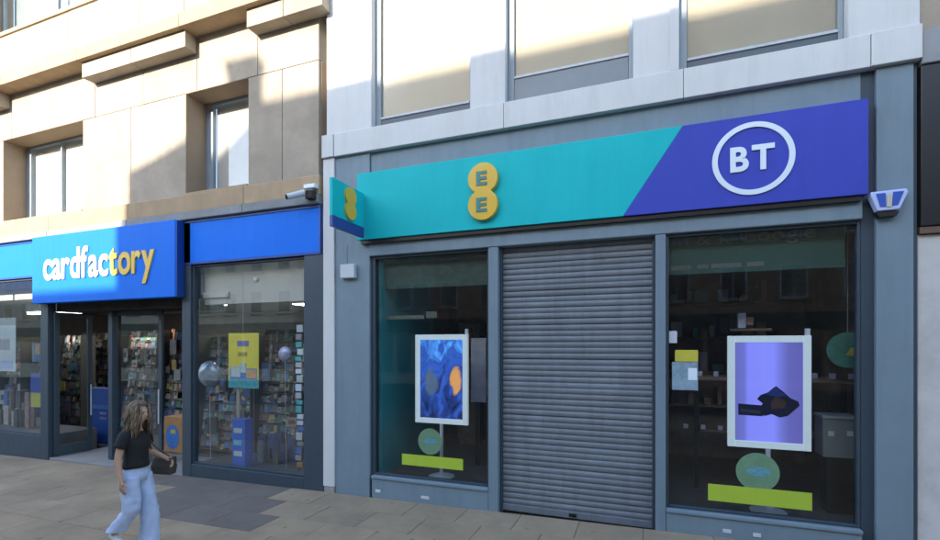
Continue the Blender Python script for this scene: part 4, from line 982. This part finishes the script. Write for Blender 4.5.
tp.obj('black_top', TOPM, PER, smooth=True)
# wide pale jeans
je = MB()
je.loft([ell((0, -.005, .80), .172, .124), ell((0, -.012, .87), .176, .135), ell((0, -.010, .94), .146, .118), ell((0, 0, 1.0), .132, .105), ell((0, .004, 1.03), .125, .100)], True)
def leg(pts, x):
    # finer rings with creases that wander round the leg
    rings = []; NR = 30; nn = 28
    for k in range(NR+1):
        f = k/NR*(len(pts)-1); i = min(int(f), len(pts)-2); g = f-i
        c = [pts[i][0][q]*(1-g)+pts[i+1][0][q]*g for q in range(3)]; rx = pts[i][1]*(1-g)+pts[i+1][1]*g; ry = pts[i][2]*(1-g)+pts[i+1][2]*g
        ring = []
        for j in range(nn):
            t_ = 2*math.pi*j/nn; w = .0055*math.sin(c[2]*71+3.1*math.sin(t_+x*9+c[2]*4))*max(0, math.sin(t_*2.0+c[2]*9+x*5))+.005*math.sin(3*t_+c[2]*11+x*20)+.003*math.sin(5*t_-c[2]*23)
            ring.append((c[0]+(rx+w)*math.cos(t_), c[1]+(ry+w)*math.sin(t_), c[2]+.006*math.sin(t_*2)))
        rings.append(ring)
    je.loft(rings, True)
leg([((.080, -.002, .87), .088, .120, 0), ((.084, .012, .72), .090, .106, .01), ((.088, .035, .58), .086, .098, .02), ((.088, .022, .47), .084, .098, .03), ((.088, -.05, .38), .088, .102, .04), ((.088, -.135, .275), .092, .106, .04), ((.088, -.165, .225), .095, .108, .05)], .1)
leg([((-.080, -.002, .87), .088, .120, 0), ((-.084, .035, .72), .090, .106, .01), ((-.086, .085, .56), .086, .098, .02), ((-.086, .105, .45), .086, .098, .03), ((-.086, .105, .30), .090, .104, .04), ((-.086, .10, .15), .096, .110, .04), ((-.086, .10, .055), .100, .116, .05)], -.1)
je.obj('jeans', JEAN, PER, smooth=True)
def shoe(x, y, z, pitch):
    m = MB(); rings = []
    for yy, w, h in ((-.10, .030, .05), (-.08, .036, .085), (-.02, .038, .085), (.05, .043, .062), (.11, .043, .048), (.15, .032, .035), (.165, .012, .02)):
        ring = []
        for i in range(16):
            t_ = 2*math.pi*i/16; ring.append(Vector((w*math.cos(t_), yy, h*.5+h*.5*math.sin(t_))))
        rings.append(ring)
    mt = Matrix.Translation((x, y, z)) @ Matrix.Rotation(pitch, 4, 'X')
    m.loft([[mt @ p for p in r] for r in rings]); return m.obj('shoe', SHOE, PER, smooth=True)
shoe(-.095, .145, .002, 0.04)
shoe(.092, -.175, .095, -.62)
# shoulder bag
bg_ = thing('shoulder_bag', (0, 0, 0), 'dark brown shoulder bag held at the hip of the walking person', 'bag')
BM = Matrix.Translation((PX, PY, G(PX))) @ Matrix.Rotation(hd-math.pi/2, 4, 'Z')
bg_.location = BM @ Vector((-.27, .13, .80)); bg_.rotation_euler = (0, 0, hd-math.pi/2)
def bagpart(name, m, mb, bev=.012): 
    o = mb.obj(name, m, None, bev); o.parent = bg_; return o
mb = MB(); mb.loft([[(-.05, -.13, 0), (.05, -.13, 0), (.05, .13, 0), (-.05, .13, 0)], [(-.058, -.145, .10), (.058, -.145, .10), (.058, .145, .10), (-.058, .145, .10)], [(-.035, -.125, .22), (.035, -.125, .22), (.035, .125, .22), (-.035, .125, .22)]])
bagpart('pouch', BAGM, mb, .02)
mb = MB(); mb.box(-.064, -.052, -.12, .12, .06, .21); bagpart('flap', mat('brown_flap', (.05, .036, .026), .5, .2, 10), mb, .006)
mb = MB()
P_ = [(0, -.12, .21), (.07, -.12, .34), (.14, -.08, .49), (.155, -.10, .535), (.15, -.14, .51), (.11, -.02, .36), (.02, .12, .21)]
for a, b in zip(P_[:-1], P_[1:]): mb.tube(a, b, .009, n=8)
bagpart('strap', BAGM, mb, 0)
